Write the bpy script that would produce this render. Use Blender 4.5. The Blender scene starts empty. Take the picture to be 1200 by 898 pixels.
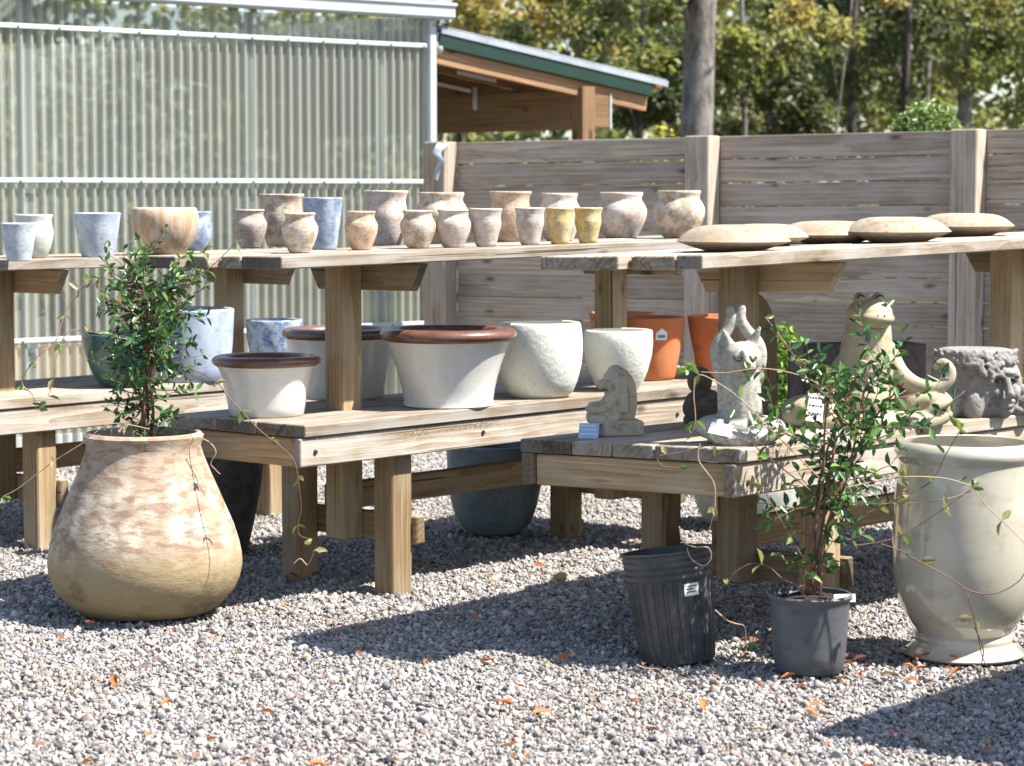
import bpy, bmesh, math, random
import numpy as np
from mathutils import Vector, Matrix, noise as mnoise
R = math.radians
random.seed(7); rng = np.random.default_rng(11)
C = bpy.context.scene.collection
sc = bpy.context.scene

# ------------------------------------------------------------------ camera model (used to measure positions)
F, CH = 2833.0, 1.3
TH = math.atan(224 / F); CT, ST = math.cos(TH), math.sin(TH)
def ray(px, py):
    a = (px - 600) / F; b = (449 - py) / F
    return Vector((a, CT + b * ST, -ST + b * CT))
def W(px, py, z=0.0):                 # the point of a horizontal plane seen at a photo position
    d = ray(px, py); t = (z - CH) / d.z
    return Vector((d.x * t, d.y * t, z))
def D(px, py, Y):                     # the point at a given distance
    d = ray(px, py); t = Y / d.y
    return Vector((d.x * t, Y, CH + d.z * t))

# ------------------------------------------------------------------ object helpers
def tag(o, label=None, cat=None, group=None, kind=None):
    if label: o['label'] = label
    if cat: o['category'] = cat
    if group: o['group'] = group
    if kind: o['kind'] = kind
    return o
def empty(name, loc, label, cat, group=None):
    o = bpy.data.objects.new(name, None); C.objects.link(o); o.location = loc
    o.empty_display_size = .1
    return tag(o, label, cat, group)

class MB:
    """collects geometry, with solid wood coordinates (wco) and a tint per vertex"""
    def __init__(s): s.v = []; s.f = []; s.w = []; s.t = []; s.col = None
    def add(s, verts, faces, wco=None, tint=0.5):
        b = len(s.v); s.v += [tuple(p) for p in verts]
        s.f += [tuple(b + i for i in f) for f in faces]
        s.w += [tuple(p) for p in (wco if wco is not None else verts)]
        s.t += [tint] * len(verts)
    def board(s, p, ex, ey, ez, L, wy, wz, ch=.003, tint=None, cut0=0., cut1=0.):
        """plank from p (centre of its start face) along ex; cut0/cut1 chamfer the lower corner of an end"""
        ex = Vector(ex).normalized(); ey = Vector(ey).normalized(); ez = Vector(ez).normalized()
        tint = random.random() if tint is None else tint
        ox, oy, oz = random.uniform(0, 50), random.uniform(-.11, .11), random.uniform(-.07, .16)
        V, FC, WC = [], [], []
        h = (L / 2, wy / 2, wz / 2); c = min(ch, wy * .3, wz * .3)
        idx = {}
        for sx in (-1, 1):
            for sy in (-1, 1):
                for sz in (-1, 1):
                    for ax in range(3):
                        q = [sx * h[0], sy * h[1], sz * h[2]]
                        for k in range(3):
                            if k != ax: q[k] -= (sx, sy, sz)[k] * c
                        if sz < 0:
                            if sx < 0 and cut0: q[0] += cut0
                            if sx > 0 and cut1: q[0] -= cut1
                        idx[(sx, sy, sz, ax)] = len(V); V.append(q)
        for ax in range(3):
            o1, o2 = [(1, 2), (2, 0), (0, 1)][ax]
            for sg in (-1, 1):
                ring = []
                for a, b in ((-1, -1), (1, -1), (1, 1), (-1, 1)):
                    k = [0, 0, 0]; k[ax] = sg; k[o1] = a; k[o2] = b
                    ring.append(idx[(k[0], k[1], k[2], ax)])
                FC.append(ring if sg > 0 else ring[::-1])
        for ax in range(3):      # edge strips parallel to ax
            o1, o2 = [(1, 2), (2, 0), (0, 1)][ax]
            for a in (-1, 1):
                for b in (-1, 1):
                    k0 = [0, 0, 0]; k0[ax] = -1; k0[o1] = a; k0[o2] = b
                    k1 = list(k0); k1[ax] = 1
                    r = [idx[(*k0, o1)], idx[(*k1, o1)], idx[(*k1, o2)], idx[(*k0, o2)]]
                    FC.append(r if a * b < 0 else r[::-1])
        for sx in (-1, 1):
            for sy in (-1, 1):
                for sz in (-1, 1):
                    r = [idx[(sx, sy, sz, a)] for a in range(3)]
                    FC.append(r if sx * sy * sz > 0 else r[::-1])
        P = Vector(p) + ex * h[0]
        out = [P + ex * q[0] + ey * q[1] + ez * q[2] for q in V]
        wc = [(q[0] + ox, q[1] + oy, q[2] + oz) for q in V]
        s.add(out, FC, wc, tint)
        b0 = len(s.t) - len(out)
        for (a_, b_, c_, ax), i in idx.items():
            if ax == 0: s.t[b0 + i] = tint - .75
    def box(s, lo, hi, ch=.003, tint=None):
        s.board(((lo[0]), (lo[1] + hi[1]) / 2, (lo[2] + hi[2]) / 2), (1, 0, 0), (0, 1, 0), (0, 0, 1), hi[0] - lo[0], hi[1] - lo[1], hi[2] - lo[2], ch, tint)
    def tube(s, pts, rad, seg=6, tint=.5, cap=True):
        pts = [Vector(p) for p in pts]; n = len(pts)
        if not hasattr(rad, '__len__'): rad = [rad] * n
        V, FC = [], []
        up = Vector((.13, .21, 1)).normalized(); pn = None
        for i in range(n):
            t = (pts[min(i + 1, n - 1)] - pts[max(i - 1, 0)])
            t = t.normalized() if t.length > 1e-9 else Vector((0, 0, 1))
            if pn is None:
                pn = t.cross(up if abs(t.dot(up)) < .9 else Vector((1, 0, 0))).normalized()
            else:
                pn = (pn - t * pn.dot(t)); pn = pn.normalized() if pn.length > 1e-6 else t.cross(up).normalized()
            b = t.cross(pn)
            for k in range(seg):
                a = 2 * math.pi * k / seg
                V.append(pts[i] + (pn * math.cos(a) + b * math.sin(a)) * rad[i])
        for i in range(n - 1):
            for k in range(seg):
                k2 = (k + 1) % seg
                FC.append((i * seg + k, i * seg + k2, (i + 1) * seg + k2, (i + 1) * seg + k))
        if cap:
            FC.append(tuple(range(seg - 1, -1, -1))); FC.append(tuple((n - 1) * seg + k for k in range(seg)))
        s.add(V, FC, None, tint)
    def lathe(s, prof, seg=48, wob=0., center=(0, 0, 0), axis=None, sq=None):
        """prof: list of (r, z), top-closed by the caller; wob = hand-made unevenness"""
        V, FC = [], []; n = len(prof); ph = random.uniform(0, 9)
        for i, (r, z) in enumerate(prof):
            for k in range(seg):
                a = 2 * math.pi * k / seg
                w = 1 + wob * (math.sin(2 * a + ph) * .6 + math.sin(3 * a + ph * 2 + z * 9) * .4)
                rr = r * w
                V.append((center[0] + rr * math.cos(a), center[1] + rr * math.sin(a), center[2] + z + (wob * .3 * r * math.sin(a * 2 + ph) if z > .02 else 0)))
        for i in range(n - 1):
            for k in range(seg):
                k2 = (k + 1) % seg
                FC.append((i * seg + k, i * seg + k2, (i + 1) * seg + k2, (i + 1) * seg + k))
        FC.append(tuple(range(seg - 1, -1, -1)))
        FC.append(tuple((n - 1) * seg + k for k in range(seg)))
        s.add(V, FC)
    def build(s, name, m, parent=None, org=None, smooth=False, angle=None):
        me = bpy.data.meshes.new(name)
        o = Vector(org) if org is not None else (worldloc(parent) if parent is not None else Vector((0, 0, 0)))
        me.from_pydata([(p[0] - o[0], p[1] - o[1], p[2] - o[2]) for p in s.v], [], s.f)
        a = me.attributes.new('wco', 'FLOAT_VECTOR', 'POINT'); a.data.foreach_set('vector', np.array(s.w, dtype=np.float32).ravel())
        a = me.attributes.new('tint', 'FLOAT', 'POINT'); a.data.foreach_set('value', np.array(s.t, dtype=np.float32))
        me.materials.append(m)
        if smooth:
            me.polygons.foreach_set('use_smooth', [True] * len(me.polygons))
            if angle: me.set_sharp_from_angle(angle=R(angle))
        me.update()
        ob = bpy.data.objects.new(name, me); C.objects.link(ob)
        if parent is not None:
            ob.parent = parent
            if org is not None: ob.location = Vector(org) - worldloc(parent)
        elif org is not None: ob.location = o
        return ob
def worldloc(o):
    l = Vector(o.location)
    while o.parent is not None:
        o = o.parent; l += o.location
    return l

# ------------------------------------------------------------------ materials
class NT:
    def __init__(s, name):
        s.m = bpy.data.materials.new(name); s.m.use_nodes = True; s.t = s.m.node_tree; s.t.nodes.clear()
        s.out = s.n('ShaderNodeOutputMaterial')
    def n(s, typ, ins=None, **kw):
        nd = s.t.nodes.new(typ)
        for k, v in kw.items(): setattr(nd, k, v)
        for k, v in (ins or {}).items():
            sock = nd.inputs[k]
            if isinstance(v, bpy.types.NodeSocket): s.t.links.new(v, sock)
            else:
                if isinstance(v, (tuple, list)) and len(v) == 3 and sock.type == 'RGBA': v = (*v, 1)
                sock.default_value = v
        return nd
    def attr(s, name): return s.n('ShaderNodeAttribute', attribute_name=name)
    def obj(s): return s.n('ShaderNodeTexCoord').outputs['Object']
    def map(s, vec, scale=(1, 1, 1), loc=(0, 0, 0)):
        return s.n('ShaderNodeMapping', {'Vector': vec, 'Scale': Vector(scale), 'Location': Vector(loc)}).outputs[0]
    def noise(s, vec, scale, detail=4, rough=.55, dist=0., col=False):
        nd = s.n('ShaderNodeTexNoise', {'Vector': vec, 'Scale': scale, 'Detail': detail, 'Roughness': rough, 'Distortion': dist})
        return nd.outputs['Color' if col else 'Fac']
    def ramp(s, fac, stops):
        nd = s.n('ShaderNodeValToRGB', {'Fac': fac}); e = nd.color_ramp.elements
        while len(e) < len(stops): e.new(.5)
        for i, (p, c) in enumerate(stops):
            e[i].position = p
            e[i].color = (c, c, c, 1) if not hasattr(c, '__len__') else (*c, 1)
        return nd.outputs[0]
    def mix(s, fac, a, b, mode='MIX'):
        nd = s.n('ShaderNodeMix', data_type='RGBA', blend_type=mode)
        for sock, v in ((nd.inputs[0], fac), (nd.inputs[6], a), (nd.inputs[7], b)):
            if isinstance(v, bpy.types.NodeSocket): s.t.links.new(v, sock)
            else: sock.default_value = (*v, 1) if hasattr(v, '__len__') else v
        return nd.outputs[2]
    def math(s, op, a, b=0., clamp=False):
        nd = s.n('ShaderNodeMath', operation=op, use_clamp=clamp)
        for sock, v in ((nd.inputs[0], a), (nd.inputs[1], b)):
            if isinstance(v, bpy.types.NodeSocket): s.t.links.new(v, sock)
            else: sock.default_value = v
        return nd.outputs[0]
    def bump(s, h, strength=.3, dist=.01):
        return s.n('ShaderNodeBump', {'Height': h, 'Strength': strength, 'Distance': dist}).outputs[0]
    def bsdf(s, col, rough=.6, normal=None, spec=.4, **kw):
        ins = {'Base Color': col, 'Roughness': rough, 'Specular IOR Level': spec}
        if normal is not None: ins['Normal'] = normal
        ins.update(kw)
        b = s.n('ShaderNodeBsdfPrincipled', ins)
        return b.outputs[0]
    def done(s, shader):
        s.t.links.new(shader, s.out.inputs[0]); return s.m

def wood(name, light, dark, stain, stain_amt=.5, grey=None, ring=1.0, worm=False):
    t = NT(name); w = t.attr('wco').outputs['Vector']; tint = t.attr('tint').outputs['Fac']
    warp = t.noise(t.map(w, (1.1, 7, 7)), 1.0, 3, .5, col=True)
    wv = t.n('ShaderNodeVectorMath', {0: t.map(w, (.10, 1, 1)), 1: t.n('ShaderNodeVectorMath', {0: warp, 1: (.0, .07, .07)}, operation='MULTIPLY').outputs[0]}, operation='ADD').outputs[0]
    rings = t.n('ShaderNodeTexWave', {'Vector': wv, 'Scale': 17.0 * ring, 'Distortion': 1.2, 'Detail': 2.0, 'Detail Scale': 1.5}, wave_type='RINGS', rings_direction='X', wave_profile='SAW').outputs['Fac']
    streak = t.noise(t.map(w, (3, 140, 140)), 1.0, 4, .65)
    streak2 = t.noise(t.map(w, (1.2, 40, 40)), 1.0, 5, .6)
    blot = t.noise(t.map(w, (2.2, 7, 7)), 1.0, 5, .65)
    c = t.mix(t.math('MULTIPLY', rings, .9), light, dark)
    c = t.mix(t.ramp(streak, [(.35, .75), (.62, 0.)]), c, dark)
    c = t.mix(t.math('MULTIPLY', t.ramp(streak2, [(.3, 1.), (.55, 0.)]), .4), c, tuple(x * .55 for x in dark))
    c = t.mix(t.math('MULTIPLY', t.ramp(blot, [(.45, 0.), (.7, 1.)]), stain_amt), c, stain)
    if grey: c = t.mix(t.math('MULTIPLY', t.ramp(t.noise(t.map(w, (3.5, 10, 10), (4, 2, 1)), 1.0, 4, .6), [(.42, 0.), (.62, 1.)]), .6), c, grey)
    # knots: sparse rounded cells, stretched a little along the grain
    sx = t.n('ShaderNodeSeparateXYZ', {0: w}); kv = t.n('ShaderNodeCombineXYZ', {0: t.math('MULTIPLY', sx.outputs[0], 2.3), 1: t.math('MULTIPLY', t.math('ADD', sx.outputs[1], sx.outputs[2]), 5.2), 2: 0.}).outputs[0]
    vor = t.n('ShaderNodeTexVoronoi', {'Vector': kv, 'Scale': 1.0, 'Randomness': 1.0}, voronoi_dimensions='2D')
    kc = t.n('ShaderNodeSeparateColor', {0: vor.outputs['Color']}).outputs
    kd = t.math('ADD', t.math('ADD', vor.outputs['Distance'], t.math('MULTIPLY', streak2, .10)), t.math('ADD', t.math('MULTIPLY', t.math('GREATER_THAN', kc[0], .42), .5), t.math('MULTIPLY', kc[1], .05)))
    c = t.mix(t.ramp(kd, [(.085, .85), (.115, .5), (.17, 0.)]), c, tuple(x * .28 for x in dark))
    # checks (fine splits along the grain)
    chk = t.noise(t.map(w, (.9, 75, 75), (7, 3, 5)), 1.0, 2, .5)
    ck = t.ramp(chk, [(.295, 1.), (.325, 0.)])
    c = t.mix(t.math('MULTIPLY', ck, .8), c, tuple(x * .22 for x in dark))
    if worm:
        wm = t.ramp(t.noise(t.map(w, (1.4, 9, 9), (3, 8, 1)), 1.0, 3, .6), [(.59, 0.), (.68, 1.)])
        ve = t.n('ShaderNodeTexVoronoi', {'Vector': t.n('ShaderNodeVectorMath', {0: t.map(w, (55, 90, 90)), 1: t.n('ShaderNodeVectorMath', {0: t.noise(w, 40, 2, .5, col=True), 1: (3., 3., 3.)}, operation='MULTIPLY').outputs[0]}, operation='ADD').outputs[0], 'Scale': 1.}, feature='DISTANCE_TO_EDGE').outputs['Distance']
        c = t.mix(t.math('MULTIPLY', wm, t.ramp(ve, [(.06, .8), (.24, 0.)])), c, (.13, .085, .04))
    val = t.math('ADD', .72, t.math('MULTIPLY', tint, .56))
    c = t.mix(1.0, c, t.n('ShaderNodeCombineColor', {0: val, 1: val, 2: val}).outputs[0], 'MULTIPLY')
    h = t.math('SUBTRACT', t.math('ADD', t.math('MULTIPLY', streak, .6), t.math('MULTIPLY', rings, .25)), t.math('MULTIPLY', ck, 1.2))
    return t.done(t.bsdf(c, .82, t.bump(h, .55, .004), .25))

def ceramic(name, base, wash, dark, wash_amt=.5, speck=.3, rough=.75, coat=0., scale=9., bump=.25, streaky=1., third=None, wash2=0., ring=0.):
    t = NT(name); o = t.obj()
    oi = t.n('ShaderNodeObjectInfo').outputs['Random']
    off = t.n('ShaderNodeCombineXYZ', {0: t.math('MULTIPLY', oi, 37.), 1: t.math('MULTIPLY', oi, 11.), 2: t.math('MULTIPLY', oi, 23.)}).outputs[0]
    v = t.n('ShaderNodeVectorMath', {0: o, 1: off}, operation='ADD').outputs[0]
    n1 = t.noise(t.map(v, (1, 1, streaky)), scale, 6, .62)
    n2 = t.noise(t.map(v, (1, 1, 1.6)), scale * 2.7, 5, .6)
    n3 = t.noise(v, max(90, scale * 6), 3, .6)
    c = t.mix(t.math('MULTIPLY', t.ramp(n1, [(.42, 0.), (.58, 1.)]), wash_amt), base, wash)
    if third: c = t.mix(t.math('MULTIPLY', t.ramp(n2, [(.48, 0.), (.62, 1.)]), .7), c, third)
    if wash2: c = t.mix(t.math('MULTIPLY', t.ramp(t.noise(t.map(v, (1, 1, .8), (3, 3, 3)), scale * 1.3, 5, .6), [(.5, 0.), (.6, 1.)]), wash2), c, wash)
    c = t.mix(t.math('MULTIPLY', t.ramp(n2, [(.32, 1.), (.46, 0.)]), .55), c, dark)
    c = t.mix(t.math('MULTIPLY', t.ramp(n3, [(.30, 1.), (.38, 0.)]), speck), c, dark)
    rg = t.n('ShaderNodeTexWave', {'Vector': v, 'Scale': 26., 'Distortion': 2.5, 'Detail': 2.}, wave_type='BANDS', bands_direction='Z').outputs['Fac']
    h = t.math('ADD', t.math('ADD', t.math('MULTIPLY', n3, .5), t.math('MULTIPLY', n2, .8)), t.math('MULTIPLY', rg, ring))
    return t.done(t.bsdf(c, rough, t.bump(h, bump, .004), .4, **({'Coat Weight': coat, 'Coat Roughness': .08} if coat else {})))

def plain(name, col, rough=.5, var=.15, scale=20., spec=.4, bump=.1, coat=0., metal=0.):
    t = NT(name); n = t.noise(t.obj(), scale, 5, .6)
    c = t.mix(t.ramp(n, [(.3, 0.), (.7, 1.)]), tuple(x * (1 - var) for x in col), tuple(min(1, x * (1 + var)) for x in col))
    r = t.math('ADD', rough - .08, t.math('MULTIPLY', n, .16))
    return t.done(t.bsdf(c, r, t.bump(n, bump, .003), spec, Metallic=metal, **({'Coat Weight': coat, 'Coat Roughness': .07} if coat else {})))

def leafmat(name, cols, rough=.38, trans=.3):
    t = NT(name); tint = t.attr('tint').outputs['Fac']
    st = [(i / max(1, len(cols) - 1), c) for i, c in enumerate(cols)]
    c = t.ramp(tint, st)
    p = t.bsdf(c, rough, None, .5)
    tr = t.n('ShaderNodeBsdfTranslucent', {'Color': t.mix(.5, c, t.mix(1., c, (1.3, 1.5, .5), 'MULTIPLY'))}).outputs[0]
    return t.done(t.n('ShaderNodeMixShader', {0: trans, 1: p, 2: tr}).outputs[0])

M = {}
M['bench'] = wood('weathered_bench_wood', (.48, .42, .345), (.215, .155, .10), (.18, .145, .085), .5, (.43, .405, .37), worm=True)
M['bench_warm'] = wood('leg_wood', (.43, .31, .185), (.21, .135, .068), (.16, .145, .065), .55, (.33, .27, .195))
M['fence'] = wood('weathered_fence_wood', (.58, .475, .375), (.27, .205, .15), (.18, .135, .10), .35, (.44, .38, .335), ring=.8)
M['shed_wood'] = wood('shed_timber', (.36, .215, .115), (.21, .12, .06), (.13, .08, .045), .4)
M['bark'] = None
# ------------------------------------------------------------------ render, world, sun, camera
w = bpy.data.worlds.new("World"); sc.world = w; w.use_nodes = True
SUN_EL, SH = 55.0, Vector((.975, -.22, 0)).normalized()
nt = w.node_tree; nt.nodes.clear()
sky = nt.nodes.new('ShaderNodeTexSky'); sky.sky_type = 'NISHITA'; sky.sun_disc = False
sky.sun_elevation = R(SUN_EL); sky.sun_rotation = math.atan2(SH.x, SH.y); sky.altitude = 50; sky.air_density = 1.0; sky.dust_density = 1.0; sky.ozone_density = 1.0
bg = nt.nodes.new('ShaderNodeBackground'); bg.inputs[1].default_value = .095
wo = nt.nodes.new('ShaderNodeOutputWorld'); nt.links.new(sky.outputs[0], bg.inputs[0]); nt.links.new(bg.outputs[0], wo.inputs[0])
sl = bpy.data.lights.new('sun', 'SUN'); sl.energy = 5.0; sl.angle = R(.53); sl.color = (1, .955, .88)
so = bpy.data.objects.new('sun', sl); C.objects.link(so)
sv = (SH * math.cos(R(SUN_EL)) + Vector((0, 0, math.sin(R(SUN_EL))))).normalized()
so.rotation_euler = sv.to_track_quat('Z', 'Y').to_euler(); so.location = sv * 30
cam = bpy.data.cameras.new('camera'); co = bpy.data.objects.new('camera', cam); C.objects.link(co)
cam.sensor_width = 36; cam.lens = 36 * F / 1200; cam.clip_end = 500
co.location = (0, 0, CH); co.rotation_euler = (math.pi / 2 - TH, 0, 0); sc.camera = co
cam.dof.use_dof = True; cam.dof.focus_distance = 7.3; cam.dof.aperture_fstop = 5.6
sc.view_settings.view_transform = 'Standard'; sc.view_settings.look = 'None'
sc.view_settings.exposure = 1.42; sc.view_settings.gamma = 1; sc.view_settings.use_curve_mapping = False
sc.render.engine = 'CYCLES'; sc.cycles.use_denoising = True
sc.cycles.max_bounces = 8; sc.cycles.transparent_max_bounces = 12; sc.cycles.caustics_reflective = False; sc.cycles.caustics_refractive = False
sc.cycles.sample_clamp_indirect = 6

# ------------------------------------------------------------------ ground and gravel
def ground_mat():
    t = NT('gravel_bed'); o = t.obj()
    n = t.noise(o, 1.1, 5, .6); v = t.n('ShaderNodeTexVoronoi', {'Vector': o, 'Scale': 55.}).outputs
    c = t.mix(v['Color'], (.12, .105, .09), (.24, .215, .19))
    c = t.mix(t.ramp(n, [(.35, .0), (.7, .5)]), c, (.13, .105, .08))
    far = t.n('ShaderNodeSeparateXYZ', {0: o}).outputs[1]
    c = t.mix(t.ramp(t.math('MULTIPLY', far, .01), [(.155, 0.), (.175, 1.)]), c, t.mix(n, (.05, .045, .025), (.12, .11, .04)))
    return t.done(t.bsdf(c, .95, t.bump(v['Distance'], .8, .02), .2))
g = MB()
g.add([(-150, -30, 0), (150, -30, 0), (150, 260, 0), (-150, 260, 0)], [(0, 1, 2, 3)])
tag(g.build('ground', ground_mat()), kind='structure')

def stone_mat():
    t = NT('crushed_stone'); c = t.attr('scol').outputs['Color']; o = t.obj()
    n = t.noise(o, 90., 4, .6)
    c = t.mix(t.ramp(n, [(.3, .45), (.65, 0.)]), c, t.mix(1., c, (.62, .58, .54), 'MULTIPLY'))
    pos = t.n('ShaderNodeNewGeometry').outputs['Position']
    big = t.noise(t.map(pos, (1, 1, 0)), 1.3, 5, .65)
    c = t.mix(t.ramp(big, [(.50, 0.), (.68, .55)]), c, t.mix(1., c, (.88, .79, .69), 'MULTIPLY'))
    c = t.mix(t.ramp(t.noise(t.map(pos, (1, 1, 0), (5, 9, 0)), 4., 4, .6), [(.55, 0.), (.7, .2)]), c, (.24, .205, .175))
    return t.done(t.bsdf(c, .8, t.bump(n, .4, .002), .35))
def make_gravel():
    S = 1.5; N = 35000
    bm = bmesh.new(); bmesh.ops.create_icosphere(bm, subdivisions=1, radius=1)
    bv = np.array([v.co[:] for v in bm.verts]); bf = np.array([[v.index for v in f.verts] for f in bm.faces]); bm.free()
    bm = bmesh.new(); bmesh.ops.create_icosphere(bm, subdivisions=2, radius=1)
    bv = np.array([v.co[:] for v in bm.verts]); bf = np.array([[v.index for v in f.verts] for f in bm.faces]); bm.free()
    protos = []
    for k in range(14):
        p = bv.copy()
        for j in range(8):
            d = rng.normal(size=3); d /= np.linalg.norm(d); h = rng.uniform(.34, .72)
            q = p @ d; m = q > h
            p[m] -= np.outer(q[m] - h, d)
        p *= np.array([1.15, rng.uniform(.75, 1.05), rng.uniform(.6, .9)])
        protos.append(p)
    nv, nf = len(bv), len(bf)
    V = np.zeros((N, nv, 3), np.float32); COL = np.zeros((N, nv, 4), np.float32)
    size = np.clip(rng.lognormal(math.log(.0056), .40, N), .003, .017)
    xy = rng.uniform(-S / 2, S / 2, (N, 2))
    pal = np.array([(.36, .345, .33), (.265, .26, .255), (.33, .295, .27), (.47, .455, .44), (.15, .152, .158), (.31, .235, .20), (.23, .205, .18), (.40, .35, .315), (.10, .096, .094)])
    pw = np.array([.24, .16, .14, .14, .1, .08, .07, .05, .02]); pw /= pw.sum()
    for i in range(N):
        e = rng.normal(size=4); e /= np.linalg.norm(e); a, b, c, d = e
        Rm = np.array([[1 - 2 * (c * c + d * d), 2 * (b * c - a * d), 2 * (b * d + a * c)], [2 * (b * c + a * d), 1 - 2 * (b * b + d * d), 2 * (c * d - a * b)], [2 * (b * d - a * c), 2 * (c * d + a * b), 1 - 2 * (b * b + c * c)]])
        p = protos[rng.integers(14)] @ Rm.T * size[i]
        p[:, 0] += xy[i, 0]; p[:, 1] += xy[i, 1]; p[:, 2] += size[i] * rng.uniform(-.15, .75)
        V[i] = p
        COL[i, :, :3] = np.clip(pal[rng.choice(9, p=pw)] * rng.uniform(.8, 1.15) * (.97 + rng.normal(0, .02, 3)), 0, .8); COL[i, :, 3] = 1
    FC = (np.arange(N)[:, None, None] * nv + bf[None]).reshape(-1, 3)
    me = bpy.data.meshes.new('gravel')
    me.vertices.add(N * nv); me.vertices.foreach_set('co', V.ravel())
    me.loops.add(N * nf * 3); me.loops.foreach_set('vertex_index', FC.ravel().astype(np.int32))
    me.polygons.add(N * nf); me.polygons.foreach_set('loop_start', np.arange(0, N * nf * 3, 3, dtype=np.int32))
    me.update(calc_edges=True)
    a = me.attributes.new('scol', 'FLOAT_COLOR', 'POINT'); a.data.foreach_set('color', COL.ravel())
    me.materials.append(stone_mat())
    ob = bpy.data.objects.new('gravel', me); C.objects.link(ob); tag(ob, 'pale grey crushed stone gravel covering the yard', 'gravel', kind='stuff')
    # one patch laid side by side, turned at random
    nx, ny = 8, 7
    ng = bpy.data.node_groups.new('lay_gravel', 'GeometryNodeTree')
    ng.interface.new_socket('Geometry', in_out='INPUT', socket_type='NodeSocketGeometry')
    ng.interface.new_socket('Geometry', in_out='OUTPUT', socket_type='NodeSocketGeometry')
    gi = ng.nodes.new('NodeGroupInput'); go = ng.nodes.new('NodeGroupOutput')
    gr = ng.nodes.new('GeometryNodeMeshGrid')
    gr.inputs['Size X'].default_value = S * (nx - 1); gr.inputs['Size Y'].default_value = S * (ny - 1)
    gr.inputs['Vertices X'].default_value = nx; gr.inputs['Vertices Y'].default_value = ny
    rv = ng.nodes.new('FunctionNodeRandomValue'); rv.data_type = 'INT'; rv.inputs[4].default_value = 0; rv.inputs[5].default_value = 3; rv.inputs['Seed'].default_value = 5
    mu = ng.nodes.new('ShaderNodeMath'); mu.operation = 'MULTIPLY'; mu.inputs[1].default_value = math.pi / 2
    cx = ng.nodes.new('ShaderNodeCombineXYZ'); ip = ng.nodes.new('GeometryNodeInstanceOnPoints')
    L = ng.links.new
    L(rv.outputs[2], mu.inputs[0]); L(mu.outputs[0], cx.inputs[2]); L(gr.outputs['Mesh'], ip.inputs['Points'])
    L(gi.outputs[0], ip.inputs['Instance']); L(cx.outputs[0], ip.inputs['Rotation']); L(ip.outputs[0], go.inputs[0])
    ob.modifiers.new('lay', 'NODES').node_group = ng
    ob.location = (0, 8.3, 0.002)
make_gravel()

# ------------------------------------------------------------------ tiered display tables
Z3 = Vector((0, 0, 1))
class Table:
    def __init__(s, A, phi, tu, tw):
        ph = R(phi); s.A = Vector((A[0], A[1], 0)); s.U = Vector((math.sin(ph), math.cos(ph), 0)); s.W = Vector((-s.U.y, s.U.x, 0)); s.tu = tu; s.tw = tw
        s.Ut = Vector((*s.U[:2], tu)).normalized(); s.Wt = Vector((*s.W[:2], tw)).normalized()
    def P(s, u, w, z): return s.A + s.U * u + s.W * w + Z3 * (z + s.tu * u + s.tw * w)
    def uw(s, p): d = Vector((p[0], p[1], 0)) - s.A; return d.dot(s.U), d.dot(s.W)
    def hit(s, px, py, z0):           # the spot of a shelf at height z0 seen at a photo position
        z = z0
        for _ in range(12):
            p = W(px, py, z); u, w_ = s.uw(p); z = z0 + s.tu * u + s.tw * w_
        return W(px, py, z)
    def zat(s, p, z0): u, w_ = s.uw(p); return z0 + s.tu * u + s.tw * w_
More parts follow.
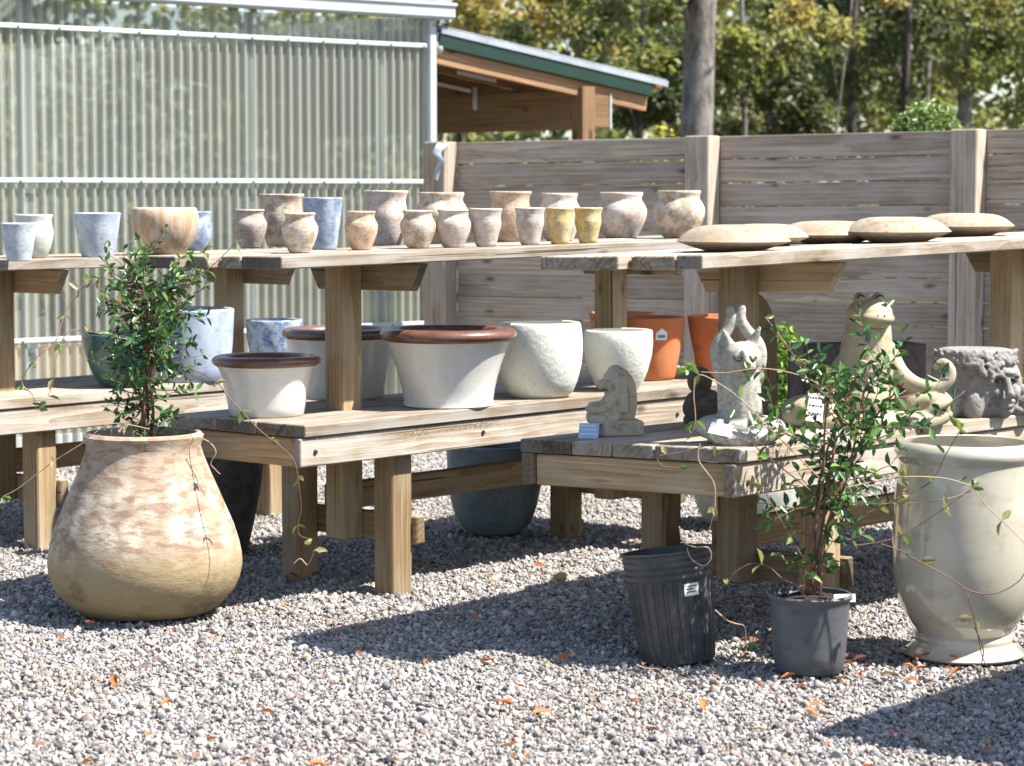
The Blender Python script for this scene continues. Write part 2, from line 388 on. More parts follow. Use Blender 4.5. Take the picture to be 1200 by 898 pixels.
def build_table(T, label, u0, u1, depth, zl, zu, trestles, lower, up0, up1, upw0, upper, stag, low_stag, TU=None):
    N = T.Ut.cross(T.Wt).normalized(); TU = TU or T; NU = TU.Ut.cross(TU.Wt).normalized()
    root = empty('display_table', T.A, label, 'display table', 'tiered wooden display tables')
    bench, warm = M['bench'], M['bench_warm']
    mb = MB(); w = 0
    for i, bw in enumerate(lower):
        mb.board(T.P(u0 - low_stag[i], w + bw / 2, zl - .019), T.Ut, T.Wt, N, u1 - u0 + low_stag[i] + random.uniform(0, .02), bw, .038, .0035); w += bw + .006
    depth = w - .006
    mb.build('lower_shelf', bench, root)
    za = zl - .038 - .003 - .0445
    f = MB(); f.board(T.P(u0 - .012, .008 + .019, za), T.Ut, T.Wt, N, u1 - u0 + .01, .038, .089, .004, .7); f.build('apron', bench, root)
    b = MB(); b.board(T.P(u0 - .004, depth - .027, za), T.Ut, T.Wt, N, u1 - u0, .038, .089, .004); b.build('apron', warm, root)
    for ue in (u0 + .012, u1 - .03):
        e = MB(); e.board(T.P(ue + .019, .05, za - .002), T.Wt, -T.Ut, N, depth - .10, .038, .089, .004); e.build('apron', warm, root)
    mid = depth / 2
    for t in trestles:
        for wl in (.05 + .0445, depth - .06 - .0445):
            l = MB(); l.board(T.P(t + .0445, wl, 0) * 1 - Z3 * (T.P(t, wl, 0).z + .02), Z3, T.U, T.W, T.P(t, wl, zl).z - .04 + .02, .089, .089, .005); l.build('leg', warm, root)
        r = MB(); r.board(T.P(t + .089 + .0195, .03, .21), T.Wt, -T.Ut, N, depth - .05, .038, .089, .004); r.build('cross_rail', warm, root)
        zb = .165
        p = MB(); p.board(T.P(t + .0445, mid, zb), Z3, T.U, T.W, TU.P(t, mid, zu - .0395).z - T.P(t + .0445, mid, zb).z, .089, .089, .005); p.build('post', warm, root)
        uw_ = sum(upper) + .006 * (len(upper) - 1)
        a = MB(); a.board(TU.P(t + .089 + .0195, upw0 + .01, zu - .038 - .003 - .0445), TU.Wt, -TU.Ut, NU, uw_ - .03, .038, .089, .004, None, .045, .045); a.build('shelf_arm', warm, root)
    s_ = MB(); s_.board(T.P(trestles[0] + .03, mid + .0445 + .0205, .295), T.Ut, T.Wt, N, trestles[-1] - trestles[0] + .08, .038, .089, .004); s_.build('stretcher', warm, root)
    mb = MB(); w = upw0
    for i, bw in enumerate(upper):
        mb.board(TU.P(up0 - stag[i], w + bw / 2, zu - .019 + random.uniform(-.001, .001)), TU.Ut, TU.Wt, NU, up1 - up0 + stag[i] + random.uniform(-.02, .02), bw, .038, .0035); w += bw + .006
    mb.build('upper_shelf', bench, root)
    # bolt heads sunk in the front apron
    for u in (u0 + .05, trestles[0] + .045 + .33, trestles[-1] - .25, trestles[-1] + .045, u1 - .12):
        k = MB(); c = T.P(u, .0075, za + random.uniform(-.012, .012))
        k.tube([c, c - T.W * .004], [.008, .007], 10); k.build('bolt', M['bolt'], root)
    return root
M['bolt'] = plain('rusty_bolt', (.03, .022, .018), .7)
TM = Table(W(357, 499, .59), 43, .0056, -.0094)
TR = Table(W(867, 527, .612), 40, -.0103, -.0278)
TMU = Table(W(357, 499, .59), 43, .0122, -.0094)
TRU = Table(W(867, 527, .612), 40, .012, -.021)
ZM, ZMU, ZR, ZRU, ZL, ZLU = 0.59, 1.107, .612, 1.135, .57, 1.06
TMroot = build_table(TM, 'tiered wooden table in the middle holding white bowls below and clay jars above', 0, 2.3, .64, ZM, ZMU, (.42, 1.76), (.225, .089, .089, .225), -.09, 2.45, .0, (.184, .089, .089, .184), (0, .0, .05, .10), (0, 0, 0, 0), TMU)
TRroot = build_table(TR, 'tiered wooden table with stone statues below and clay saucers above', 0, 2.95, .74, ZR, ZRU, (.50, 2.12), (.285, .14, .14, .184), -.109, 3.0, .05, (.085, .145, .085, .145, .07), (0, .0, .05, .03, .0), (0, 0, 0, 0), TRU)
pL = W(57, 645, 0); TL_ = Table((0, 0), 40, .0, .0)
TL_.A = Vector((pL.x, pL.y, 0)) - TL_.U * .5 - TL_.W * .05
build_table(TL_, 'tiered wooden table at the left edge with blue planters in front of the greenhouse', -.6, 2.2, .64, ZL, ZLU, (.5 - .0445, 1.62), (.225, .089, .089, .225), -.7, 2.3, .0, (.184, .089, .089, .184), (0, .02, .04, .0), (0, 0, 0, 0))
# ------------------------------------------------------------------ pots
SAND, PALE, UMB = (.34, .25, .17), (.56, .50, .425), (.12, .08, .05)
M['wash'] = ceramic('whitewashed_clay', SAND, PALE, UMB, .85, .55, .85, scale=30, ring=.12)
M['wash_warm'] = ceramic('whitewashed_terracotta', (.42, .27, .17), (.58, .49, .40), (.13, .08, .05), .6, .6, .85, scale=34, ring=.12)
M['wash_pale'] = ceramic('chalky_clay', (0.418, 0.338, 0.274), (0.533, 0.482, 0.439), (0.158, 0.115, 0.086), .9, .25, .85, scale=26, ring=.12)
M['wash_speck'] = ceramic('speckled_clay', (0.360, 0.274, 0.216), (0.475, 0.403, 0.360), (0.072, 0.043, 0.029), .7, 1.0, .85, scale=34, ring=.12)
M['wash_yellow'] = ceramic('ochre_washed_clay', (.50, .365, .14), (.64, .54, .36), (.16, .10, .035), .6, .55, .85, scale=36, ring=.12)
M['wash_blue'] = ceramic('blue_washed_clay', (0.144, 0.202, 0.302), (0.446, 0.475, 0.518), (0.050, 0.072, 0.144), .75, .25, .7, scale=22, third=(0.216, 0.288, 0.418))
M['wash_ice'] = ceramic('pale_blue_washed_clay', (0.346, 0.396, 0.454), (0.518, 0.533, 0.547), (0.180, 0.238, 0.331), .8, .2, .7, scale=20)
M['wash_green'] = ceramic('pale_green_washed_clay', (0.418, 0.446, 0.403), (0.533, 0.540, 0.511), (0.245, 0.274, 0.245), .8, .15, .7, scale=16)
M['streak'] = ceramic('combed_clay', (.43, .28, .16), (.60, .49, .37), (.15, .12, .10), .75, .2, .8, scale=34, streaky=.10)
M['blue_glaze'] = ceramic('mottled_blue_glaze', (.10, .17, .34), (.55, .62, .70), (.03, .05, .13), .7, .1, .3, coat=.5, scale=24, third=(.32, .38, .44), wash2=.6)
M['big_blue'] = ceramic('pale_blue_planter', (.27, .33, .45), (.48, .52, .57), (.17, .22, .34), .45, .2, .6, scale=7, wash2=.55)
M['teal'] = ceramic('teal_glaze', (.035, .085, .085), (.08, .19, .20), (.012, .03, .035), .5, .2, .3, coat=.35, scale=7)
M['slate'] = ceramic('slate_blue_clay', (.14, .185, .21), (.24, .29, .32), (.06, .08, .10), .6, .3, .55, scale=7)
M['darkstone'] = ceramic('dark_lava_stone', (.075, .068, .062), (.15, .13, .12), (.02, .018, .016), .5, .6, .9, scale=16, bump=.6)
M['white_glaze'] = ceramic('white_glaze', (.66, .64, .59), (.70, .68, .635), (.57, .54, .48), .6, .05, .26, coat=.5, scale=9, bump=.06)
M['brown_rim'] = ceramic('brown_glaze', (.125, .058, .038), (.19, .092, .062), (.05, .022, .016), .5, .1, .35, coat=.5, scale=10, bump=.05)
M['blueblack'] = plain('dark_inner_glaze', (.035, .035, .06), .22, .2, 9, .5, .02, coat=.3)
def textured_white():
    t = NT('crackled_white_glaze'); o = t.obj()
    n = t.noise(o, 60, 4, .6); n2 = t.noise(o, 4, 3)
    c = t.mix(n2, (.60, .62, .54), (.76, .75, .68))
    c = t.mix(t.ramp(n, [(.3, .4), (.5, 0.)]), c, (.42, .42, .35))
    return t.done(t.bsdf(c, .42, t.bump(n, .55, .004), .4))
M['tex_white'] = textured_white()
M['terracotta'] = ceramic('terracotta', (.52, .16, .055), (.60, .25, .12), (.30, .09, .04), .4, .1, .8, scale=6, bump=.1)
M['saucer'] = ceramic('unglazed_saucer_clay', (.30, .23, .16), (.41, .335, .26), (.17, .10, .055), .55, .35, .85, scale=18, bump=.3)
M['cream_glaze'] = ceramic('cream_glaze', (0.459, 0.426, 0.344), (0.508, 0.476, 0.394), (0.344, 0.312, 0.238), .5, .04, .10, coat=1.0, scale=5, bump=.03)
M['soil'] = plain('potting_soil', (.035, .025, .018), .95, .5, 60, .2, 1.)
M['label'] = None
def paper(name, ink=(.05, .05, .08), ground=(.78, .79, .80), sx=60, sz=26):
    t = NT(name); w = t.attr('wco').outputs['Vector']
    a = t.noise(t.map(w, (sx * 1.2, sx * 1.2, sz * 3)), 1., 3, .6)
    return t.done(t.bsdf(t.mix(t.ramp(a, [(.40, .75), (.46, .0)]), ground, ink), .5))
M['label'] = plain('white_label', (.78, .78, .77), .5, .03, 30)
M['blue_card'] = plain('blue_card', (.36, .47, .66), .4, .1, 40)
M['ink'] = plain('dark_ink', (.03, .03, .04), .5)
M['orange_ink'] = plain('blue_ink', (.10, .25, .45), .5)

PROF = {
 'jar': [(0, .86), (.035, .87), (.06, .83), (.12, .78), (.18, .80), (.27, .91), (.34, .985), (.40, 1.), (.47, .985), (.58, .93), (.72, .82), (.86, .69), (.96, .60), (1, .58)],
 'taper': [(0, 1.), (.03, 1.), (.07, .96), (.16, .90), (.24, .885), (.34, .92), (.42, .92), (.58, .82), (.75, .72), (.9, .65), (1, .62)],
 'vase': [(0, 1.), (.03, 1.), (.07, .95), (.15, .885), (.22, .875), (.32, .92), (.42, .955), (.52, .95), (.66, .88), (.82, .77), (.95, .67), (1, .65)],
 'tub': [(0, .84), (.03, .85), (.07, .83), (.13, .79), (.18, .80), (.27, .91), (.36, .985), (.43, 1.), (.52, .985), (.66, .9), (.84, .74), (.96, .63), (1, .61)],
 'beaker': [(0, 1.), (.04, .99), (.3, .92), (.6, .83), (.85, .73), (.97, .68), (1, .66)],
 'urnlet': [(0, .97), (.04, .97), (.12, .90), (.25, .93), (.4, 1.), (.55, .97), (.75, .84), (.95, .66), (1, .64)],
 'cup': [(0, .98), (.03, .99), (.2, 1.), (.4, .97), (.65, .86), (.85, .72), (.97, .62), (1, .60)],
 'round': [(0, .94), (.03, .95), (.15, .985), (.35, 1.), (.55, .97), (.75, .88), (.9, .77), (.97, .70), (1, .66)],
 'bowl': [(0, .93), (.04, .95), (.2, 1.), (.4, .98), (.6, .9), (.8, .74), (.95, .6), (1, .56)],
}
THINGS = []
def solid_prof(prof, wall, floor):
    """outer silhouette bottom->top plus a hollow inside"""
    p = sorted(prof, key=lambda q: q[1])
    out = [(max(p[0][0] - .006, .01), p[0][1])] + [(p[0][0], p[0][1] + .006)] + p[1:-1]
    rt, zt = p[-1]
    lip = [(rt, zt - wall * .45), (rt - wall * .25, zt - wall * .08), (rt - wall * .6, zt), (rt - wall * .9, zt - wall * .2)]
    inn = [(max(r - wall, .01), z) for r, z in reversed(p[1:-1]) if z < zt - wall and z > floor]
    return [q for q in out if q[1] < zt - wall * .5] + lip + inn + [(inn[-1][0] * .9 if inn else rt * .6, floor)]
def pot_px(name, label, cat, px, mat, prof, surf, z0=None, base_hw=None, group=None, wall=.011, seg=56, wob=.006, floor=None, Y=None, cx=None):
    """prof = [(photo y, photo half width)] top -> bottom; the last y is the front of the base where it meets the surface"""
    yb, hb = prof[-1]
    hb = base_hw or hb
    front = surf.hit(px, yb, z0) if surf is not None else W(px, yb, 0)
    rb = hb * front.y / F
    dirv = Vector((front.x, front.y, 0)).normalized()
    c = front + dirv * rb
    c.z = surf.zat(c, z0) if surf is not None else 0
    Yc = c.y; k = Yc / F
    zs = []
    for i, (y, hw) in enumerate(prof):
        z = 0 if i == len(prof) - 1 else D(px, y, Yc).z - c.z
        zs.append((hw * k, max(z, 0)))
    # keep heights increasing
    zs = sorted(zs, key=lambda q: q[1])
    pr = [zs[0]]
    for q in zs[1:]:
        if q[1] > pr[-1][1] + .002: pr.append(q)
    H = pr[-1][1]
    fl = H * .12 if floor is None else H * floor
    mb = MB(); mb.lathe(solid_prof(pr, wall, fl), seg, wob)
    o = mb.build(name, mat, None, c - Z3 * .0 if False else (0, 0, 0), smooth=True, angle=50)
    o.location = c - Z3 * .001
    if surf is None: o.location.z = .016
    o['label'] = label; o['category'] = cat
    if group: o['group'] = group
    o['_r'] = pr[-1][0]; o['_h'] = H
    THINGS.append(o)
    return o
def shape_pot(kind, name, label, cat, x0, x1, yt, yb, mat, surf, z0, group=None, **kw):
    h = yb - yt; hw = (x1 - x0) / 2
    return pot_px(name, label, cat, (x0 + x1) / 2, mat, [(yt + a * h, b * hw) for a, b in PROF[kind]], surf, z0, None, group, **kw)
FR, BK = 'small clay jars in the front row of the middle upper shelf', 'larger clay jars in the back row of the middle upper shelf'
zz = ZMU
def sm(kind, x0, x1, yt, yb, mat, label, group=FR, cat='pot', name='clay_jar', **kw): return shape_pot(kind, name, label, cat, x0, x1, yt, yb, M[mat], TMU, zz, group, wall=.007, wob=.008, **kw)
sm('jar', 273, 313, 245, 291, 'wash_speck', 'pinkish jar peppered with dark specks, first in the front row above the middle table')
sm('jar', 330, 373, 249, 297, 'wash', 'ochre and grey washed jar overlapping another small jar just right of the speckled pink one')
sm('jar', 357, 390, 248, 291, 'wash_warm', 'small clay jar half hidden behind the ochre and grey washed jar', Y=1)
sm('jar', 404, 443, 247, 293.5, 'wash_warm', 'small orange brown jar standing alone in front of a tall pale vase')
sm('jar', 469, 511, 246, 291.5, 'wash', 'small whitish jar with dark specks between the orange brown jar and the greyish one')
sm('jar', 510, 552, 245, 290.5, 'wash_pale', 'small chalky jar with a grey smudge, directly in front of a wide pale pot')
sm('taper', 550, 589, 244, 289.5, 'wash_pale', 'small chalky pot tapering to its foot, covering the lower left of a tall peach vase')
sm('taper', 603, 639, 243, 287.5, 'wash_pale', 'small tapered pot half white half grey, next left of two yellow ones')
sm('taper', 639, 673, 243, 286.5, 'wash_yellow', 'yellow ochre tapered pot, left one of the yellow pair')
sm('taper', 672, 706, 243, 285.5, 'wash_yellow', 'yellow ochre tapered pot, right one of the yellow pair')
sm('vase', 304, 357, 227, 289, 'wash', 'tall flared clay vase standing behind the speckled pink jar', BK, name='clay_vase', cat='vase')
shape_pot('beaker', 'blue_pot', 'dark blue rimmed pot behind the small jars, between two tall clay vases', 'pot', 355, 402, 231, 293, M['wash_blue'], TMU, zz, None, wall=.009)
sm('vase', 426, 479, 223, 287, 'wash_pale', 'tall pale vase with flared rim behind the orange brown jar', BK, name='clay_vase', cat='vase')
sm('tub', 485, 549, 225, 286, 'wash', 'wide pale pot half covered by two small jars, in front of the fence end post', BK)
sm('vase', 573, 623, 224, 284, 'wash_warm', 'tall peach coloured vase behind two small tapered pots', BK, name='clay_vase', cat='vase')
sm('tub', 630, 681, 226, 283, 'wash_pale', 'wide pale pot showing only its rim above the yellow pair', BK)
sm('tub', 698, 758, 225, 279.5, 'wash_pale', 'round shouldered chalky jar alone in the back row right of the yellow pair', BK)
sm('tub', 765, 826, 223, 279.5, 'wash', 'round shouldered jar with stained brown belly beside the clay saucers', BK)
# left upper shelf
shape_pot('beaker', 'small_pot', 'small pale blue beaker shaped pot at the left end of the upper shelf', 'pot', 2, 43, 261, 306, M['wash_ice'], TL_, ZLU, None, wall=.008)
shape_pot('urnlet', 'tall_pot', 'pale green white pot behind the small blue beaker', 'pot', 17, 63, 251, 303, M['wash_green'], TL_, ZLU, None, wall=.008)
shape_pot('beaker', 'blue_pot', 'blue and white washed pot between the pale green pot and the combed tan bowl', 'pot', 87, 142, 249, 302, M['wash_ice'], TL_, ZLU, None, wall=.009)
shape_pot('bowl', 'combed_bowl', 'wide tan bowl with combed streaks like wood grain', 'bowl', 154, 233, 243, 299.5, M['streak'], TL_, ZLU, None, wall=.010)
shape_pot('urnlet', 'blue_pot', 'deep blue washed pot peeking out behind the combed tan bowl', 'pot', 208, 249, 247.5, 294, M['wash_blue'], TL_, ZLU, None, wall=.008)
# left lower shelf
pot_px('teal_bowl', 'dark teal glazed bowl behind the vine plant on the left table', 'bowl', 148, M['teal'], [(390, 51), (395, 51), (410, 48), (430, 42), (446, 34), (453, 29), (455, 27)], TL_, ZL, wall=.012)
mbp = MB()
pot_px('blue_planter', 'large tall pale blue planter with white worn patches behind the vine plant', 'planter', 222, M['big_blue'], [(361, 53), (364, 53), (400, 51), (430, 48), (446, 46), (449, 44)], TL_, ZL, wall=.016)
pot_px('patterned_pot', 'blue and white mottled pot behind the smallest white bowl', 'pot', 322, M['blue_glaze'], [(374, 33), (378, 33), (395, 32), (412, 29), (438, 25), (440, 24)], TL_, ZL, wall=.010)
# middle lower shelf: white bowls with brown rolled rims
def rim_bowl(label, px, rim_y, hw, th, prof, surf, z0):
    o = pot_px('white_bowl', label, 'bowl', px, M['white_glaze'], [(rim_y, hw)] + prof, surf, z0, wall=.014, group='white glazed bowls with brown rims', floor=.2)
    Yc = o.location.y; k = Yc / F
    zc = D(px, rim_y, Yc).z - o.location.z; r = hw * k; t = th * k
    p = []
    for i in range(17):
        a = math.pi * 2 * i / 16 - math.pi * .5
        p.append((r - t * .5 + t * .6 * math.cos(a) , zc + t * .42 * math.sin(a) - t * .1))
    mb = MB(); mb.lathe(p, 72, .003, o.location); mb.f = mb.f[:-2]
    mb.build('rim', M['brown_rim'], o, smooth=True, org=o.location)
    inn = [(r - t * .6, zc + t * .15), (r - t - .002, zc - t * .6), ((r - t) * .95, zc - t * 2.0), ((r - t) * .90, zc - t * 3.2)]
    mb = MB(); mb.lathe(inn, 64, 0, o.location); mb.f = mb.f[:-2] + [tuple(range(3 * 64, 4 * 64))]
    mb.build('inner_glaze', M['blueblack'], o, smooth=True, org=o.location)
    return o
rim_bowl('smallest white bowl with a brown rim, on the left corner of the middle table', 312.5, 421, 62.5, 15, [(432, 55.5), (445, 52), (460, 48.5), (475, 45.5), (487, 44), (490.5, 43)], TM, ZM)
rim_bowl('white bowl with a dark rim standing behind the table post', 399, 389, 67, 16, [(402, 62), (415, 60), (430, 57), (448, 54), (462, 51), (470, 49)], TM, ZM)
rim_bowl('largest white bowl with a reddish brown rim, right of the table post', 525.5, 390, 79, 19, [(402, 72), (412, 68), (425, 63), (440, 58.5), (455, 55), (468, 53), (477, 53.5), (480, 53)], TM, ZM)
shape_pot('round', 'white_pot', 'big rounded rough white pot between the largest bowl and a smaller white pot', 'pot', 582.5, 683, 377, 468, M['tex_white'], TM, ZM, 'rough white glazed pots', wall=.012)
shape_pot('cup', 'white_pot', 'smaller rough white pot in front of the terracotta pots', 'pot', 683.5, 765, 386, 459, M['tex_white'], TM, ZM, 'rough white glazed pots', wall=.011)
tc = pot_px('terracotta_pot', 'terracotta pot with a white sticker behind the smaller white pot', 'pot', 760, M['terracotta'], [(371, 43), (374, 43), (392, 40.5), (415, 36), (440, 31.5), (447, 30)], TM, ZM, group='terracotta pots', wall=.010, wob=.002)
pot_px('terracotta_pot', 'plain terracotta pot behind the raised arms of the cat statue', 'pot', 846, M['terracotta'], [(369.5, 41), (373, 41), (392, 38), (415, 33), (440, 28), (444, 27)], TM, ZM, group='terracotta pots', wall=.010, wob=.002)
pot_px('terracotta_pot', 'terracotta pot showing only its rim behind the one with a sticker', 'pot', 729, M['terracotta'], [(366, 39), (369, 39), (390, 36), (415, 32), (436, 27), (439, 26)], TM, ZM, group='terracotta pots', wall=.010, wob=.002)
# sticker: a small house shape hugging the wall
def on_wall(o, px, py):
    """outward frame on a round pot under a photo position"""
    d = ray(px, py); c = o.location; r = o['_r']
    q = D(px, py, c.y); h = (q.z - c.z) / o['_h']
    return q
def curved_patch(o, rz, a0, a1, z0, z1, m, name, outline=None, seg=8, lift=.0015):
    """rz(z) wall radius; a patch on the wall between two angles"""
    V, FC = [], []
    for j in range(3):
        z = z0 + (z1 - z0) * j / 2
        for i in range(seg + 1):
            f = i / seg; a = a0 + (a1 - a0) * f
            zz_ = z
            if outline: zz_ = z0 + (z1 - z0) * (j / 2) * outline(f)
            r = rz(zz_) + lift
            V.append((r * math.cos(a), r * math.sin(a), zz_))
    for j in range(2):
        for i in range(seg):
            FC.append((j * (seg + 1) + i, j * (seg + 1) + i + 1, (j + 1) * (seg + 1) + i + 1, (j + 1) * (seg + 1) + i))
    mb = MB(); mb.add([Vector(v) + o.location for v in V], FC)
    return mb.build(name, m, o, org=o.location)
k = tc.location.y / F
def tc_r(z): return (31.2 + 13 * (z / tc['_h']) ** 1.0) * k
zc = D(772, 392, tc.location.y - .1).z - tc.location.z
ac = -math.pi / 2 + math.asin((772 - 760) / 39.)
curved_patch(tc, tc_r, ac - .17, ac + .17, zc - .020, zc + .024, M['label'], 'sticker', lambda f: .62 + .38 * (1 - abs(f * 2 - 1)))
curved_patch(tc, tc_r, ac - .11, ac + .11, zc - .012, zc - .001, M['orange_ink'], 'sticker_print', lift=.0028)
# clay saucers on the right upper shelf
def saucer(label, x0, x1, yt, yb, ymid, w_):
    px = (x0 + x1) / 2; hw = (x1 - x0) / 2
    lo, hi = -.1, 3.2
    for _ in range(40):
        m_ = (lo + hi) / 2; c = TRU.P(m_, w_, 0); q = 600 + F * c.x / c.y
        lo, hi = (m_, hi) if q < px else (lo, m_)
    c = TRU.P(m_, w_, ZRU)
    k = c.y / F; H = max(.05, (yb - yt) * k * .98); R_ = hw * k
    zm = H * (yb - ymid) / (yb - yt)
    H *= 1.08; pr = [(R_ * .46, 0), (R_ * .52, .002), (R_ * .76, zm * .50), (R_ * .96, zm * .92), (R_, zm * 1.03), (R_ * .985, zm * 1.10), (R_ * .93, zm + (H - zm) * .27), (R_ * .82, zm + (H - zm) * .58), (R_ * .68, zm + (H - zm) * .83), (R_ * .52, zm + (H - zm) * .95), (R_ * .3, H), (R_ * .12, H * 1.0)]
    mb = MB(); mb.lathe(pr, 64, .012)
    o = mb.build('clay_saucer', M['saucer'], None, (0, 0, 0), smooth=True, angle=60); o.location = c
    tag(o, label, 'clay dish', 'closed clay dishes on the right upper shelf')
saucer('front left lens shaped clay dish beside the stained brown jar', 792, 926, 264.5, 293.5, 282, 0.24)
saucer('lens shaped clay dish half hidden behind the front left one, only its right end showing', 846, 947, 264, 289, 278, 0.46)
saucer('lens shaped clay dish in the middle of the row, both ends covered', 908, 1036, 262.5, 287, 277, 0.46)
saucer('lens shaped clay dish overlapping the ones on both sides, second from the right', 989, 1113, 260.5, 288.5, 276, 0.24)
saucer('rightmost lens shaped clay dish in front of the fence post', 1072, 1187, 258.5, 284, 272, 0.44)
# ------------------------------------------------------------------ pots on the gravel
def jar_mat():
    t = NT('weathered_jar_clay'); o = t.obj()
    sx = t.n('ShaderNodeSeparateXYZ', {0: o}); z = sx.outputs[2]
    n1 = t.noise(t.map(o, (1, 1, 1.4)), 7, 6, .65); n2 = t.noise(t.map(o, (1, 1, 3)), 16, 5, .6); n3 = t.noise(o, 130, 3, .6)
    ang = t.math('ARCTAN2', sx.outputs[1], sx.outputs[0])
    # two rows of worn pale patches with ragged edges
    cellv = t.n('ShaderNodeCombineXYZ', {0: t.math('MULTIPLY', ang, 3.3), 1: 0., 2: t.math('MULTIPLY', z, 9.5)}).outputs[0]
    wv = t.n('ShaderNodeVectorMath', {0: cellv, 1: t.n('ShaderNodeVectorMath', {0: t.noise(o, 9, 4, .6, col=True), 1: (1.5, .0, 1.3)}, operation='MULTIPLY').outputs[0]}, operation='ADD').outputs[0]
    vor = t.n('ShaderNodeTexVoronoi', {'Vector': wv, 'Scale': 1., 'Randomness': .55}).outputs['Distance']
    band = t.ramp(z, [(.14, 0.), (.20, 1.), (.38, 1.), (.46, .35)])
    c = t.mix(n1, (.28, .21, .15), (.37, .295, .22))
    c = t.mix(t.math('MULTIPLY', t.ramp(vor, [(.26, 1.), (.62, 0.)]), t.math('MULTIPLY', band, .85)), c, (.54, .47, .375))
    c = t.mix(t.math('MULTIPLY', t.ramp(n2, [(.48, 0.), (.60, 1.)]), .75), c, (.21, .125, .082))
    c = t.mix(t.ramp(z, [(.0, .85), (.17, .6), (.24, 0.)]), c, t.mix(n2, (.25, .18, .08), (.38, .30, .16)))
    c = t.mix(t.math('MULTIPLY', t.ramp(n1, [(.55, 0.), (.68, 1.)]), t.ramp(z, [(.0, .8), (.12, .6), (.2, 0.)])), c, (.10, .08, .05))
    ck = t.ramp(t.noise(t.map(o, (1.5, 1.5, 14)), 5, 4, .7, 1.), [(.30, .8), (.35, 0.)])
    c = t.mix(ck, c, (.20, .12, .07))
    c = t.mix(t.ramp(n3, [(.33, .5), (.42, 0.)]), c, (.22, .14, .09))
    h = t.math('ADD', t.math('MULTIPLY', n3, .4), t.math('MULTIPLY', n2, 1.2))
    return t.done(t.bsdf(c, .85, t.bump(h, .4, .006), .3))
M['jar'] = jar_mat()
jar = pot_px('clay_jar', 'big bulbous weathered clay jar with pale worn patches, on the gravel at the left', 'jar', 171, M['jar'], [(512, 69), (516, 70.5), (521, 69.5), (528, 66.5), (540, 70), (560, 78), (580, 87), (600, 95.5), (620, 104), (640, 110.5), (655, 113.5), (668, 114), (682, 111), (696, 104.5), (710, 92), (720, 79), (727, 65), (731.5, 50)], None, wall=.02, seg=96, wob=.005, floor=.82)
def soil(o, hr, hz):
    mb = MB(); mb.lathe([(hr, hz - .004), (hr * .97, hz + .004), (hr * .5, hz + .012), (hr * .2, hz + .014)], 40, .02, o.location)
    mb.v = [(p[0], p[1], p[2] + (random.uniform(-.006, .006))) for p in mb.v]
    s = mb.build('soil', M['soil'], o, org=o.location, smooth=True)
    return s
soil(jar, jar['_r'] * .86, jar['_h'] * .90)
pot_px('stone_urn', 'dark speckled stone urn behind the big clay jar', 'urn', 256, M['darkstone'], [(500, 57), (505, 58), (540, 55.5), (580, 50), (615, 43), (640, 37), (655, 33), (658, 31)], None, wall=.02, wob=.003)
pot_px('blue_tub', 'slate blue round bottomed tub on the gravel under the middle table', 'planter', 579.5, M['slate'], [(525, 56), (529, 56.5), (550, 56), (575, 55), (595, 51), (610, 46), (622, 39), (630, 31), (633, 27)], None, wall=.018, wob=.002)
pot_px('pale_tub', 'pale grey tub with a brown tinge on the gravel beyond the right table', 'planter', 873, M['wash_green'], [(548, 64), (552, 65), (575, 63), (595, 58), (610, 51), (621, 43), (624, 40)], None, wall=.018, wob=.002)
urn = pot_px('glazed_urn', 'large glossy cream urn on a flared foot at the right edge', 'urn', 1128.5, M['cream_glaze'],
  [(523, 79), (526, 82), (531, 84), (537, 84), (542, 82.5), (545, 80), (549, 79.5), (560, 80.5), (580, 82.5), (610, 84), (640, 85), (665, 84.5), (685, 83), (700, 80), (712, 76), (724, 70), (735, 63), (742, 57.5), (746, 55.5), (749, 57.5), (752, 58.5), (755, 57.5), (757, 57), (761, 60), (766, 66), (770, 71), (772, 74), (786, 74.5)], None, wall=.018, seg=96, wob=.0015, floor=.5)
# grey plastic nursery pot
M['grey_plastic'] = ceramic('grey_plastic', (.085, .09, .10), (.13, .135, .145), (.05, .05, .055), .5, .25, .5, scale=9, bump=.1)
M['black_plastic'] = ceramic('black_plastic', (.040, .040, .043), (.10, .10, .10), (.018, .018, .02), .45, .3, .45, scale=12, bump=.12)
grey = pot_px('nursery_pot', 'smooth grey plastic nursery pot holding a leafy vine', 'plant pot', 948, M['grey_plastic'], [(702, 49.5), (704, 50.5), (707, 50), (709, 47.5), (716, 47), (740, 45.5), (770, 43), (795, 40.5), (800, 39.5)], None, wall=.006, seg=64, wob=.003, floor=.85)
soil(grey, grey['_r'] * .9, grey['_h'] * .90)
